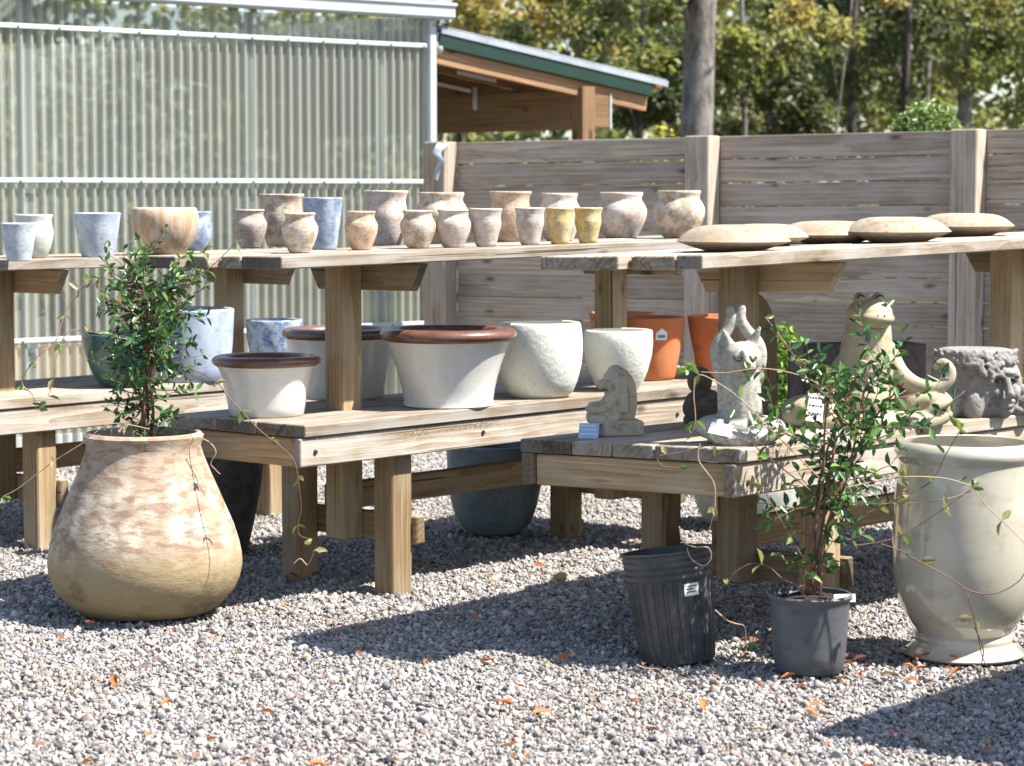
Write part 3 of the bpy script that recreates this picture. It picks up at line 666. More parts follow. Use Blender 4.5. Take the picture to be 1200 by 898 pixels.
# ribbed black pot, leaning
def ribbed():
    front = W(795, 787, 0); k = (front.y + .1) / F
    c = front + Vector((front.x, front.y, 0)).normalized() * (44 * k); c.z = 0.002
    H, rt, rb = 128 * k * 1.03, 53.5 * k, 44.5 * k
    ang = R(-6.5); Rm = Matrix.Rotation(ang, 3, 'Y') @ Matrix.Rotation(R(-4), 3, 'X')
    seg = 208
    levels = [0, .006] + list(np.linspace(.02, .70, 10)) + [.715, .73, .745, .76] + list(np.linspace(.775, .98, 22)) + [1.0]
    V, FC = [], []
    def rad(z, a):
        base = rb + (rt - rb) * z
        if z < .72: base += (.0028 * (1 if math.sin(a * 26) > -.1 else -1)) * min(1, (z - .0) * 30 if z < .03 else 1) - .003
        elif z < .98: base += .0018 * math.sin((z - .75) * 2 * math.pi / .058)
        else: base += .004
        return base
    for z in levels:
        for i in range(seg):
            a = 2 * math.pi * i / seg; r = rad(z, a)
            V.append((r * math.cos(a), r * math.sin(a), z * H))
    n = len(levels)
    for z in (1.0, .95, .5, .05):
        for i in range(seg):
            a = 2 * math.pi * i / seg; r = rb + (rt - rb) * z - .004
            V.append((r * math.cos(a), r * math.sin(a), z * H))
    n += 4
    for j in range(n - 1):
        for i in range(seg):
            i2 = (i + 1) % seg
            FC.append((j * seg + i, j * seg + i2, (j + 1) * seg + i2, (j + 1) * seg + i))
    FC.append(tuple(range(seg - 1, -1, -1))); FC.append(tuple((n - 1) * seg + i for i in range(seg)))
    mb = MB(); P = [Rm @ Vector(v) for v in V]; zmin = min(p.z for p in P)
    mb.add([p + c - Z3 * (zmin + .004) for p in P], FC)
    o = mb.build('ribbed_pot', M['black_plastic'], None, c, smooth=True, angle=35)
    tag(o, 'empty black ribbed plastic pot leaning to one side on the gravel', 'plant pot')
    V, FC = [], []
    a0, a1, z0, z1 = -1.30, -.92, .60, .71
    for j in range(2):
        for i in range(7):
            a = a0 + (a1 - a0) * i / 6; z = z0 + (z1 - z0) * j; r = rb + (rt - rb) * z + .0012
            V.append(Rm @ Vector((r * math.cos(a), r * math.sin(a), z * H)) + c - Z3 * (zmin + .004))
    for i in range(6): FC.append((i, i + 1, i + 8, i + 7))
    mb = MB(); mb.add(V, FC); mb.build('paper_label', M['label'], o, org=c)
    V, FC = [], []
    for z0, z1, a0, a1 in ((.63, .64, -1.25, -1.0), (.655, .668, -1.25, -1.08), (.68, .69, -1.22, -.98)):
        for j in range(2):
            for i in range(5):
                a = a0 + (a1 - a0) * i / 4; z = z0 + (z1 - z0) * j; r = rb + (rt - rb) * z + .0018
                V.append(Rm @ Vector((r * math.cos(a), r * math.sin(a), z * H)) + c - Z3 * (zmin + .004))
        b0 = len(V) - 10
        for i in range(4): FC.append((b0 + i, b0 + i + 1, b0 + i + 6, b0 + i + 5))
    mb = MB(); mb.add(V, FC); mb.build('print', M['ink'], bpy.data.objects['paper_label'], org=c)
    return o
ribpot = ribbed()
# ------------------------------------------------------------------ leaves
def leaf_quads(P, size, aspect=.5, up=.3, fold=.0, tint=None, dirs=None):
    """pointed leaves: 6 vertices, two quads meeting at the midrib"""
    n = len(P)
    d = rng.normal(size=(n, 3)) if dirs is None else dirs + rng.normal(size=(n, 3)) * .35
    d /= np.linalg.norm(d, axis=1)[:, None]
    nm = rng.normal(size=(n, 3)); nm[:, 2] += up * 3
    s = np.cross(d, nm); s /= np.linalg.norm(s, axis=1)[:, None] + 1e-9
    nn = np.cross(s, d)
    L = (size * rng.uniform(.65, 1.25, n))[:, None]; w_ = L * aspect * .5
    b = P; t = P + d * L - nn * L * .12
    m1 = P + d * L * .38 + s * w_ + nn * w_ * .45; m2 = P + d * L * .38 - s * w_ + nn * w_ * .45
    q1 = P + d * L * .74 + s * w_ * .7 + nn * w_ * .25; q2 = P + d * L * .74 - s * w_ * .7 + nn * w_ * .25
    mid = P + d * L * .5
    V = np.stack([b, m1, q1, t, q2, m2], 1).reshape(-1, 3)
    i = np.arange(n)[:, None] * 6
    Fc = np.concatenate([i + np.array([[0, 1, 2, 3]]), i + np.array([[0, 3, 4, 5]])], 0)
    T = np.repeat(rng.uniform(0, 1, n) if tint is None else tint, 6)
    return V, Fc, T
def np_mesh(name, V, Fc, T, m, parent=None, org=(0, 0, 0), smooth=False):
    me = bpy.data.meshes.new(name); V = np.asarray(V, np.float32) - np.asarray(org, np.float32)
    k = Fc.shape[1]
    me.vertices.add(len(V)); me.vertices.foreach_set('co', V.ravel())
    me.loops.add(Fc.size); me.loops.foreach_set('vertex_index', Fc.ravel().astype(np.int32))
    me.polygons.add(len(Fc)); me.polygons.foreach_set('loop_start', np.arange(0, Fc.size, k, dtype=np.int32))
    me.update(calc_edges=True)
    a = me.attributes.new('tint', 'FLOAT', 'POINT'); a.data.foreach_set('value', np.asarray(T, np.float32))
    me.materials.append(m)
    if smooth: me.polygons.foreach_set('use_smooth', [True] * len(me.polygons))
    ob = bpy.data.objects.new(name, me); C.objects.link(ob)
    if parent is not None:
        ob.parent = parent; ob.location = Vector(org) - worldloc(parent)
    else: ob.location = org
    return ob
M['vine_leaf'] = leafmat('jasmine_leaf', [(.02, .055, .024), (.035, .095, .034), (.055, .14, .04), (.09, .20, .05), (.15, .26, .06), (.22, .19, .06)], .28, .22)
M['vine_pale'] = leafmat('young_vine_leaf', [(.09, .17, .04), (.16, .24, .06), (.25, .26, .10), (.36, .28, .17)], .4, .35)
M['stem'] = plain('brown_stem', (.17, .085, .055), .7, .35, 60)
M['tendril'] = plain('pale_tendril', (.40, .26, .17), .6, .2, 40)
M['box_leaf'] = leafmat('boxwood_leaf', [(.09, .17, .03), (.18, .30, .05), (.30, .44, .09)], .4, .3)
M['leaf_dark'] = leafmat('oak_leaf_dark', [(.06, .075, .04), (.11, .125, .06), (.18, .18, .085)], .45, .45)
M['leaf_mid'] = leafmat('forest_leaf', [(.11, .125, .055), (.20, .21, .085), (.33, .31, .12)], .45, .5)
M['leaf_gold'] = leafmat('autumn_leaf', [(.16, .17, .07), (.26, .24, .10), (.38, .31, .12), (.36, .25, .13)], .45, .5)
def bark_mat(name, a, b):
    t = NT(name); o = t.obj(); n = t.noise(t.map(o, (17, 17, 5)), 1, 5, .7); n2 = t.noise(o, 2.5, 3)
    c = t.mix(t.ramp(n, [(.35, 0.), (.6, 1.)]), b, a); c = t.mix(t.ramp(n2, [(.5, 0.), (.65, .5)]), c, (.30, .29, .27))
    return t.done(t.bsdf(c, .9, t.bump(n, .9, .03), .2))
M['bark'] = bark_mat('grey_bark', (.24, .21, .185), (.06, .05, .045))
M['bark_dark'] = bark_mat('dark_bark', (.09, .075, .065), (.03, .025, .022))

# ------------------------------------------------------------------ climbing plants
def smooth_path(pts, n=6):
    out = []; P = [pts[0]] + list(pts) + [pts[-1]]
    for i in range(1, len(P) - 2):
        a, b, c, d = P[i - 1], P[i], P[i + 1], P[i + 2]
        for k in range(n):
            t = k / n
            out.append(.5 * ((2 * b) + (c - a) * t + (2 * a - 5 * b + 4 * c - d) * t * t + (-a + 3 * b - 3 * c + d) * t ** 3))
    out.append(pts[-1]); return out
def vine_plant(name, label, base, top, height, stems, widths, nbr, vines, Yv, leafsize, spread=0.):
    """base: soil point; widths: [(height fraction, half width m)]; vines: lists of (photo x, photo y, depth offset)"""
    root = empty(name, base, label, 'plant')
    st = MB(); LP, LD, LT = [], [], []; PP, PD = [], []
    def half(h):
        for (h0, w0), (h1, w1) in zip(widths, widths[1:]):
            if h <= h1: return w0 + (w1 - w0) * (h - h0) / (h1 - h0)
        return widths[-1][1]
    trunk = []
    for i in range(stems):
        a = random.uniform(0, 6.28); r0 = random.uniform(.008, .03); pts = []
        tw = random.choice((-1, 1)) * random.uniform(2, 5) * (.35 if spread else 1)
        for j in range(13):
            f = j / 12; rr = r0 * (1 - .55 * f) + .01 * math.sin(f * 9 + i) + spread * f * f * (.4 + .25 * i)
            lean = (top - base) * f
            pts.append(Vector(base) + Vector((lean.x + rr * math.cos(a + tw * f), lean.y + rr * math.sin(a + tw * f), height * f * (.85 + .15 * random.random() if j == 12 else 1))))
        trunk.append(pts); st.tube(smooth_path(pts, 3), [.0058 * (1 - .65 * q / 36) for q in range(37)], 6)
    for i in range(nbr):
        tr = random.choice(trunk); h = random.uniform(.06, 1.) ** .8; j = min(int(h * 12), 11); p = tr[j].lerp(tr[j + 1], h * 12 - j)
        hw = half(h); L = hw * random.uniform(.5, 1.35); a = random.uniform(0, 6.283)
        d = Vector((math.cos(a), math.sin(a), random.uniform(-.15, .9))).normalized()
        pts = [p]; n = max(3, int(L / .025))
        for k in range(n):
            d = (d + Vector((random.gauss(0, .22), random.gauss(0, .22), random.gauss(.02, .2)))).normalized(); pts.append(pts[-1] + d * L / n)
        st.tube(pts, [.0019 - .0011 * q / len(pts) for q in range(len(pts))], 4)
        for k in range(1, len(pts)):
            if random.random() < .78:
                t = (pts[k] - pts[k - 1]).normalized(); sd = t.cross(Vector((random.gauss(0, 1), random.gauss(0, 1), random.gauss(0, 1)))).normalized()
                tone = min(1, max(0, random.gauss(.36, .2) + .12 * (k / len(pts))))
                for sg in (-1, 1):
                    LP.append(pts[k]); LD.append(sd * sg + t * .55); LT.append(tone + random.uniform(-.08, .08))
    for v in vines:
        pts = smooth_path([D(x, y, Yv + dy) for x, y, dy in v[1]], 8)
        pale = v[0] == 'pale'
        td = MB(); td.tube(pts, [.0019 - .0007 * q / len(pts) for q in range(len(pts))], 5); td.build('tendril', M['tendril' if pale else 'stem'], root, smooth=True)
        acc = 0
        for k in range(2, len(pts)):
            acc += (pts[k] - pts[k - 1]).length
            if acc > v[2]:
                acc = random.uniform(-.02, .0)
                t = (pts[k] - pts[k - 1]).normalized(); sd = t.cross(Vector((random.gauss(0, 1), random.gauss(0, 1), random.gauss(0, 1)))).normalized()
                for sg in (-1, 1):
                    if random.random() < .8: PP.append(pts[k]); PD.append(sd * sg + t * .5)
        if len(v) > 3:
            for q in range(v[3]): PP.append(pts[-1]); PD.append(Vector((random.gauss(0, 1), random.gauss(0, .6), random.gauss(0, 1))).normalized())
    st.build('stem', M['stem'], root, smooth=True)
    V, Fc, T = leaf_quads(np.array([p[:] for p in LP]), leafsize, .46, .3, tint=np.clip(LT, 0, 1), dirs=np.array([d.normalized()[:] for d in LD]))
    np_mesh('foliage', V, Fc, T, M['vine_leaf'], root, base)
    if PP:
        V, Fc, T = leaf_quads(np.array([p[:] for p in PP]), leafsize * 1.05, .5, .3, dirs=np.array([d[:] for d in PD]))
        np_mesh('young_leaves', V, Fc, T, M['vine_pale'], root, base)
    return root
def Z_(l, dy=0.): return [(x, y, dy) for x, y in l]
jb = Vector((jar.location.x, jar.location.y, jar['_h'] * .90 + .012))
Yj = jar.location.y
vine_plant('vine_plant', 'leafy vine trained as a small tree in the big weathered clay jar', jb, jb + Vector((.01, 0, 0)), .52, 5,
  [(0, .05), (.12, .13), (.3, .15), (.45, .13), (.6, .15), (.8, .18), (1, .16)], 128, [
  ('pale', Z_([(150, 330), (112, 326), (90, 342), (76, 368), (64, 402), (46, 416), (28, 440), (27, 452), (38, 463), (43, 480), (49, 476)], -.05), .07, 1),
  ('pale', Z_([(150, 398), (100, 388), (78, 391), (66, 420), (62, 450), (56, 464)], -.08), .09, 1),
  ('pale', Z_([(175, 503), (130, 497), (96, 520), (60, 543), (22, 572), (3, 582)], -.1), .3, 3),
  ('brown', [(205, 424, -.05), (250, 445, -.08), (272, 470, -.13), (303, 503, -.2), (332, 526, -.24), (345, 541, -.26), (350, 566, -.26), (353, 596, -.25), (349, 615, -.25), (352, 628, -.25), (366, 632, -.25)], .13, 2),
  ('pale', [(344, 661, -.2), (352, 655, -.2), (360, 662, -.2), (366, 653, -.2), (368, 645, -.2)], .2, 2),
  ('pale', Z_([(234, 513), (246, 519), (253, 530), (247, 543), (252, 550), (258, 556)], -.12), .5),
  ('brown', Z_([(212, 340), (236, 322), (256, 305), (277, 284)], -.05), .3, 2),
  ('pale', Z_([(165, 345), (150, 318), (140, 298), (122, 288)], 0), .05, 2),
  ('brown', Z_([(200, 330), (205, 312), (216, 300), (240, 296)], .05), .03, 3),
  ('brown', Z_([(160, 370), (120, 340), (105, 325)], -.12), .04, 2),
  ], Yj, .033)
gb = Vector((grey.location.x + .01, grey.location.y, grey['_h'] * .90 + .012)); Yg = grey.location.y
vine_plant('vine_plant', 'leafy vine with long trailing shoots in the grey plastic pot', gb, gb + Vector((.075, 0, 0)), .60, 5,
  [(0, .05), (.2, .11), (.4, .17), (.55, .21), (.75, .29), (.9, .25), (1, .18)], 66, [
  ('pale', Z_([(985, 500), (950, 450), (922, 405), (897, 372)], -.02), .11, 1),
  ('pale', Z_([(990, 470), (945, 443), (895, 432), (850, 437), (821, 436)], -.06), .12, 0),
  ('pale', Z_([(960, 560), (905, 505), (868, 468), (838, 447), (818, 440), (813, 460), (815, 490), (812, 505)], -.1), .12, 2),
  ('brown', Z_([(950, 575), (905, 540), (870, 515), (830, 522), (800, 530), (772, 535), (776, 546), (796, 548)], -.04), .13, 1),
  ('brown', Z_([(945, 660), (915, 610), (895, 570), (890, 535)], -.07), .05, 1),
  ('pale', Z_([(820, 520), (819, 540), (836, 565), (838, 588), (836, 604), (830, 625)], -.08), .18, 0),
  ('pale', Z_([(796, 617), (800, 634), (813, 641), (830, 642), (833, 655), (824, 663), (810, 655), (805, 642)], -.05), .6, 0),
  ('brown', Z_([(950, 690), (920, 680), (900, 664), (880, 661), (860, 672), (852, 686)], -.08), .14, 2),
  ('pale', Z_([(838, 715), (852, 727), (862, 731), (872, 734), (874, 748), (872, 756)], -.1), .2, 2),
  ('pale', Z_([(746, 779), (756, 783), (770, 784), (776, 787)], -.05), .3, 1),
  ('brown', Z_([(1000, 610), (1050, 585), (1090, 565), (1110, 530), (1128, 500)], -.12), .06, 1),
  ('pale', Z_([(990, 572), (1050, 560), (1100, 560), (1130, 567), (1140, 572), (1155, 592), (1180, 616), (1200, 636)], -.16), .14, 2),
  ('brown', Z_([(1000, 640), (1050, 630), (1100, 600), (1140, 572)], -.17), .12, 3),
  ('pale', Z_([(995, 590), (1050, 590), (1100, 587), (1138, 576)], -.15), .11, 0),
  ('brown', [(990, 632, -.1), (1040, 640, -.14), (1090, 665, -.19), (1128, 688, -.2), (1138, 712, -.2), (1145, 740, -.17), (1152, 772, -.1), (1166, 795, -.06)], .2, 0),
  ('brown', Z_([(1130, 690), (1150, 696), (1172, 694), (1195, 680), (1206, 660)], -.2), .4, 0),
  ('brown', [(1142, 735, -.18), (1152, 760, -.14), (1150, 780, -.1), (1147, 800, -.08)], .1, 0),
  ], Yg, .036, .11)
# white plastic tag stuck in the grey pot
def card(name, label, c, wid, hei, yaw, lean, m, lines=3, ink='ink', roll=0.):
    Rm = Matrix.Rotation(R(yaw), 3, 'Z') @ Matrix.Rotation(R(lean), 3, 'X') @ Matrix.Rotation(R(roll), 3, 'Y'); c = Vector(c)
    mb = MB(); mb.box((-wid / 2, -.0006, 0), (wid / 2, .0006, hei), .0003); mb.v = [tuple(Rm @ Vector(v) + c) for v in mb.v]
    o = mb.build(name, m, None, c); tag(o, label, 'card')
    if lines:
        k = MB()
        for i in range(lines):
            z = hei * (.25 + .55 * i / max(1, lines - 1)); x = -wid * .38
            while x < wid * .34:
                l = random.uniform(.06, .2) * wid
                k.add([Rm @ Vector(q) + c for q in ((x, -.0012, z), (min(x + l, wid * .4), -.0012, z), (min(x + l, wid * .4), -.0012, z + hei * .07), (x, -.0012, z + hei * .07))], [(0, 1, 2, 3)])
                x += l + wid * .05
        k.build('print', M[ink], o, org=c)
    return o
p = D(990, 706, Yg - .02); card('plant_tag', 'small white plant tag lying over the rim of the grey plastic pot', p, .06, .022, 8, -12, M['label'], 1)
# ------------------------------------------------------------------ fence
fd = Vector((.868, -.497, 0)).normalized(); fn = Vector((-fd.y, fd.x, 0))          # along the fence, and away from the camera
fl = D(516, 300, 13.15); fl.z = 0
def fpx(px):                           # fence coordinate seen at a photo x
    a = (px - 600) / F; return (a * fl.y - fl.x) / (fd.x - a * fd.y)
ftop = 1.57; posts = [0, fpx(822), fpx(1132), fpx(1132) * 2 - fpx(822)]
fr = empty('fence', fl, 'weathered grey fence of horizontal boards with square posts behind the tables', 'fence')
for i, u in enumerate(posts):
    m = MB(); tz = ftop + .015 * i
    m.board(fl + fd * u, Z3, fd, fn, tz + .0, .135, .135, .006, .75 if i else .35); m.build('post', M['fence'], fr)
for i in range(3):
    a, b = posts[i] + .0675, posts[i + 1] + .0675
    m = MB(); z = .03; tz = ftop + .015 * (i + .5); bh = .1165
    nb = int((tz - z) / (bh + .0033))
    z = tz - nb * (bh + .0033)
    for j in range(nb):
        gap = .0033
        tilt = (.015 / (b - a))
        m.board(fl + fd * a + fn * .083 + Z3 * (z + bh / 2 - .006 + random.uniform(-.0015, .0015)), fd + Z3 * tilt, fn, Z3, b - a - .003, .027, bh - random.uniform(0, .003), .002, random.uniform(.3, .8) if i < 2 else random.uniform(.2, .6)); z += bh + gap
    m.build('board_panel', M['fence'], fr)
# ------------------------------------------------------------------ greenhouse
gu = Vector((.766, .643, 0)).normalized(); gn = Vector((gu.y, -gu.x, 0))         # along its side wall, and out towards the tables
gp = D(150, 300, 12.2); gp.z = 0
def gpx(px): a = (px - 600) / F; return (a * gp.y - gp.x) / (gu.x - a * gu.y)
gc, g0 = gpx(503), -3.2
GH = 2.235
def poly_mat():
    t = NT('dirty_corrugated_plastic'); w_ = t.attr('wco').outputs['Vector']
    n = t.noise(t.map(w_, (9, 9, 1.4)), 1, 5, .65); n2 = t.noise(t.map(w_, (60, 60, 30)), 1, 3, .6); low = t.n('ShaderNodeSeparateXYZ', {0: w_}).outputs[2]
    c = t.mix(t.ramp(n, [(.35, 0.), (.7, 1.)]), (.80, .80, .76), (.50, .50, .42))
    c = t.mix(t.ramp(n2, [(.55, 0.), (.7, .6)]), c, (.72, .70, .62))
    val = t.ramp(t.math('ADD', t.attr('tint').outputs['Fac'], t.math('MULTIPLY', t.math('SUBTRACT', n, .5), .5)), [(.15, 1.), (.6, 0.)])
    c = t.mix(t.math('MULTIPLY', val, .65), c, (.245, .25, .195))  # valleys of the corrugation coloured darker than the ridges
    c = t.mix(t.ramp(t.noise(t.map(w_, (1.6, 1.6, .5), (2, 0, 0)), 1, 4, .6), [(.42, .0), (.62, .5)]), c, (.50, .49, .38))  # broad darker areas: part dirt, part uneven light put into the colour
    df = t.n('ShaderNodeBsdfDiffuse', {'Color': c}).outputs[0]; tl = t.n('ShaderNodeBsdfTranslucent', {'Color': c}).outputs[0]
    gl = t.n('ShaderNodeBsdfGlossy', {'Color': (1, 1, 1, 1), 'Roughness': .25}).outputs[0]
    tp = t.n('ShaderNodeBsdfTransparent', {'Color': (.86, .90, .86, 1)}).outputs[0]
    a = t.n('ShaderNodeMixShader', {0: .38, 1: df, 2: tl}).outputs[0]
    a = t.n('ShaderNodeMixShader', {0: t.n('ShaderNodeLayerWeight', {'Blend': .22}).outputs['Fresnel'], 1: a, 2: gl}).outputs[0]
    return t.done(t.n('ShaderNodeMixShader', {0: t.ramp(n, [(.3, .58), (.75, .30)]), 1: a, 2: tp}).outputs[0])
M['poly'] = poly_mat()
M['white_metal'] = plain('white_painted_metal', (.42, .455, .47), .45, .06, 8)
M['galv'] = plain('galvanised_sheet', (.42, .45, .48), .38, .15, 6, .5, .05, metal=.6)
M['cream_board'] = plain('peach_board', (.60, .42, .27), .7, .2, 3)
M['dark_board'] = plain('dark_sill', (.06, .065, .06), .7, .2, 5)
gh = empty('greenhouse', gp, 'greenhouse with dirty corrugated plastic walls and white battens at the left', 'greenhouse')
def corr(m, p0, du, L, up, H, nrm, pitch=.0565, amp=.013, per=10):
    n = int(L / pitch * per); V, Fc = [], []; TT = []
    for i in range(n + 1):
        u = L * i / n; o = nrm * (amp * math.sin(2 * math.pi * u / pitch))
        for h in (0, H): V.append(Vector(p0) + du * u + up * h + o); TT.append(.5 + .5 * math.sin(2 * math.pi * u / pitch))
    for i in range(n): Fc.append((2 * i, 2 * i + 2, 2 * i + 3, 2 * i + 1))
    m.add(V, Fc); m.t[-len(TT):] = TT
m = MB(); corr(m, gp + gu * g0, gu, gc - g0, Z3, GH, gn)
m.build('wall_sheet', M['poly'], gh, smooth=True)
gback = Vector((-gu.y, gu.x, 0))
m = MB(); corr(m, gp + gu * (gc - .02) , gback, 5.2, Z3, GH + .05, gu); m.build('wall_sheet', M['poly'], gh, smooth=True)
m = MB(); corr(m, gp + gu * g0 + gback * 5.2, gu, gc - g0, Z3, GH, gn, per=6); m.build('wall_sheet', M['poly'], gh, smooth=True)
m = MB(); rise = Vector((gback.x * 2.6, gback.y * 2.6, .95)); 
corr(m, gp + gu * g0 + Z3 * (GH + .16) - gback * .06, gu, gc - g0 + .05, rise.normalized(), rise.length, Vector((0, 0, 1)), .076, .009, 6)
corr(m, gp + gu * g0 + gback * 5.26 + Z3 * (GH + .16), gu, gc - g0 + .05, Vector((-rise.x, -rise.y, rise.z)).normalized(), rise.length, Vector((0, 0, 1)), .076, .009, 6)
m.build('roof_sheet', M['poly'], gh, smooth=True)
for z in (GH - .135, D(150, 212, 12.2).z, D(150, 394, 12.2).z):
    m = MB(); m.board(gp + gu * g0 + gn * .022 + Z3 * z, gu, gn, Z3, gc - g0 - .03, .014, .026, .004); bt = m.build('batten', M['white_metal'], gh)
    for i in range(26):
        c = gp + gu * (g0 + .1 + i * .226) + gn * .03 + Z3 * (z - .004)
        m = MB(); m.tube([c, c + gn * .004], [.006, .004], 6); m.build('screw', M['bolt'], bt)
for px, wd in ((39, .062), (300, .03), (-120, .06), (452, .03)):
    m = MB(); m.board(gp + gu * gpx(px) - gn * .05, Z3, gu, gn, GH, wd, .05, .004); m.build('wall_stud', M['white_metal'], gh)
m = MB(); m.board(gp + gu * gc + gn * .015, Z3, gu, gn, GH + .02, .05, .06, .006); m.build('corner_post', M['white_metal'], gh)
m = MB(); m.board(gp + gu * g0 - gn * .03 + Z3 * .045, gu, gn, Z3, gc - g0, .04, .11, .004); m.build('sill_board', M['white_metal'], gh)
m = MB(); m.board(gp + gu * g0 - gn * .30 + Z3 * .40, gu, gn, Z3, gc - g0 - .3, .02, .26, .004); m.build('inner_board', M['cream_board'], gh)
m = MB(); m.board(gp + gu * g0 - gn * .28 + Z3 * .255, gu, gn, Z3, gc - g0 - .3, .03, .04, .004); m.build('inner_rail', M['dark_board'], gh)
# gutter: front plate, lip and a darker roof edge above it
m = MB(); m.board(gp + gu * g0 + gn * .05 + Z3 * (GH + .055), gu, gn, Z3, gc - g0 + .12, .10, .085, .012); m.board(gp + gu * g0 + gn * .104 + Z3 * (GH + .09), gu, gn, Z3, gc - g0 + .12, .014, .018, .004)
m.build('gutter', M['white_metal'], gh)
m = MB(); m.board(gp + gu * g0 + gn * .02 + Z3 * (GH + .122), gu, gn, Z3, gc - g0 + .10, .14, .045, .006); m.build('roof_edge', M['galv'], gh)
for uu in (gc - .02, gc + .115):
    m = MB(); m.board(gp + gu * uu + gn * .03 + Z3 * (GH + .0), Z3, gu, gn, .42, .03, .03, .004); m.build('corner_post', M['white_metal'], gh)
M['green_board'] = plain('dark_green_trim', (.003, .026, .016), .55, .1, 8)
# shadecloth strip and stock standing inside, seen dimly through the sheet
for i, (px, dy, s_) in enumerate([(60, 1.0, .35), (235, 1.2, .3), (350, 1.6, .32), (130, 2.4, .5), (20, 2.8, .5), (440, 2.2, .45), (280, 3.0, .5)]):
    c = gp + gu * gpx(px) - gn * dy; n = 700
    q = rng.normal(size=(n, 3)); q /= np.linalg.norm(q, axis=1)[:, None]; q *= (rng.uniform(.2, 1, n) ** .5)[:, None] * s_; q[:, 2] = q[:, 2] * .8 + s_ * 1.0 + .45
    b = empty('potted_shrub', (c.x, c.y, 0), 'green shrub standing inside the greenhouse behind the dirty plastic sheet', 'shrub', 'shrubs inside the greenhouse')
    V, Fc, T = leaf_quads(q + np.array([c.x, c.y, 0]), .09, .5); np_mesh('foliage', V, Fc, T, M['leaf_mid'], b, (c.x, c.y, 0))
    mm = MB(); mm.tube([(c.x, c.y, 0), (c.x + .02, c.y, .5 + s_)], [.02, .01], 6); mm.build('stem', M['stem'], b)
# ------------------------------------------------------------------ lean-to shed
l0 = gp + gu * (gc + .05); l0.z = 0
def lpx(px): a = (px - 600) / F; return (a * l0.y - l0.x) / (gu.x - a * gu.y)
le = lpx(772); zA = D(507, 31, (l0 + gu * 0).y).z; pe = l0 + gu * le; zB = D(772, 94, pe.y).z
shed = empty('lean_to_shed', l0, 'open lean-to shed with timber rafters and dark green roof trim behind the fence', 'shed')
sl_ = (gu * le + Z3 * (zB - zA)); sd = sl_.normalized(); sn = gback.cross(sd).normalized()
if sn.z < 0: sn = -sn
DEP = 3.4
def roofp(u, d, dz): return l0 + Z3 * zA + sd * u + gback * d + sn * dz
m = MB(); corr(m, roofp(-.05, -.06, -.004), gback, DEP, sd, sl_.length + .06, sn, .076, .008, 8); m.build('roof_sheet', M['galv'], shed, smooth=True)
m = MB(); m.board(roofp(0, -.055, -.025), sd, gback, sn, sl_.length + .02, .01, .036, .003); m.build('roof_edge', M['galv'], shed)
m = MB(); m.board(roofp(0, -.04, -.075), sd, gback, sn, sl_.length - .10, .025, .085, .003); m.build('fascia', M['green_board'], shed)
m = MB(); m.board(roofp(.0, .0, -.155), sd, gback, sn, sl_.length - .10, .038, .10, .003); m.build('rafter', M['shed_wood'], shed)
for i in range(1, 6):
    m = MB(); m.board(roofp(0, i * .58, -.105), sd, gback, sn, sl_.length - .12, .038, .09, .003); m.build('rafter', M['shed_wood'], shed)
m = MB()
for i in range(7): m.board(roofp(.12 + i * .27, .03, -.032), gback, sd, sn, DEP - .15, .085, .02, .002)
m.build('purlins', M['shed_wood'], shed)
for (u, d, z) in ((.12, .555, -.135), (.62, .555, -.125), (.2, 1.135, -.13), (.9, 1.135, -.12)):  # thin white strips added on the rafters in place of sunlit spots
    m = MB(); m.board(roofp(u, d, z), sd, gback, sn, .3, .006, .022, .001); m.build('sun_patch_strip', M['label'], shed)
up = lpx(683); pp = l0 + gu * up
zb0, zb1 = D(690, 154, pp.y).z, D(690, 108, pp.y).z
m = MB(); m.board(pp + gback * .07 + Z3 * ((zb0 + zb1) / 2 + .012), gback, gu, Z3, DEP - .3, .06, zb1 - zb0, .004, .8); m.build('eave_beam', M['shed_wood'], shed)
m = MB(); m.board(pp, Z3, gu, gback, zb1 + .03, .10, .10, .004, .3); m.build('post', M['shed_wood'], shed)
m = MB(); m.board(pp + gback * 3.0, Z3, gu, gback, zb0, .10, .10, .004, .3); m.build('post', M['shed_wood'], shed)
m = MB(); m.board(pp + gu * .055 + gback * .0 + Z3 * (zb0 + .12), gu, gback, Z3, .13, .05, .2, .004, .1); m.build('beam_stub', M['shed_wood'], shed)
m = MB(); m.board(pp + gu * .187 + Z3 * (zb0 + .12), gu, gback, Z3, .016, .054, .21, .003); m.build('end_board', M['white_metal'], shed)
for i in (1, 3):
    m = MB(); m.board(roofp(up - .55 + i * .18, i * .5 , -.2), -Z3, sd, gback, .13, .03, .004, .001); m.build('metal_tie', M['galv'], shed)
c = D(513, 38, l0.y - .02)
bulb = empty('light_bulb', c, 'clear glass light bulb hanging under the shed roof corner', 'light bulb')
m = MB(); m.tube([c + Z3 * .03, c], [.004, .004], 6); m.tube([c, c - Z3 * .04], [.014, .013], 10); m.build('socket', M['galv'], bulb)
def glass():
    t = NT('clear_glass'); return t.done(t.n('ShaderNodeMixShader', {0: .35, 1: t.n('ShaderNodeBsdfTransparent').outputs[0], 2: t.bsdf((.9, .92, .9), .08, None, .8)}).outputs[0])
M['glass'] = glass()
m = MB(); m.lathe([(.012, -.04), (.022, -.055), (.032, -.08), (.032, -.095), (.022, -.115), (.006, -.123)], 16, 0, c); m.build('glass_bulb', M['glass'], bulb, smooth=True)
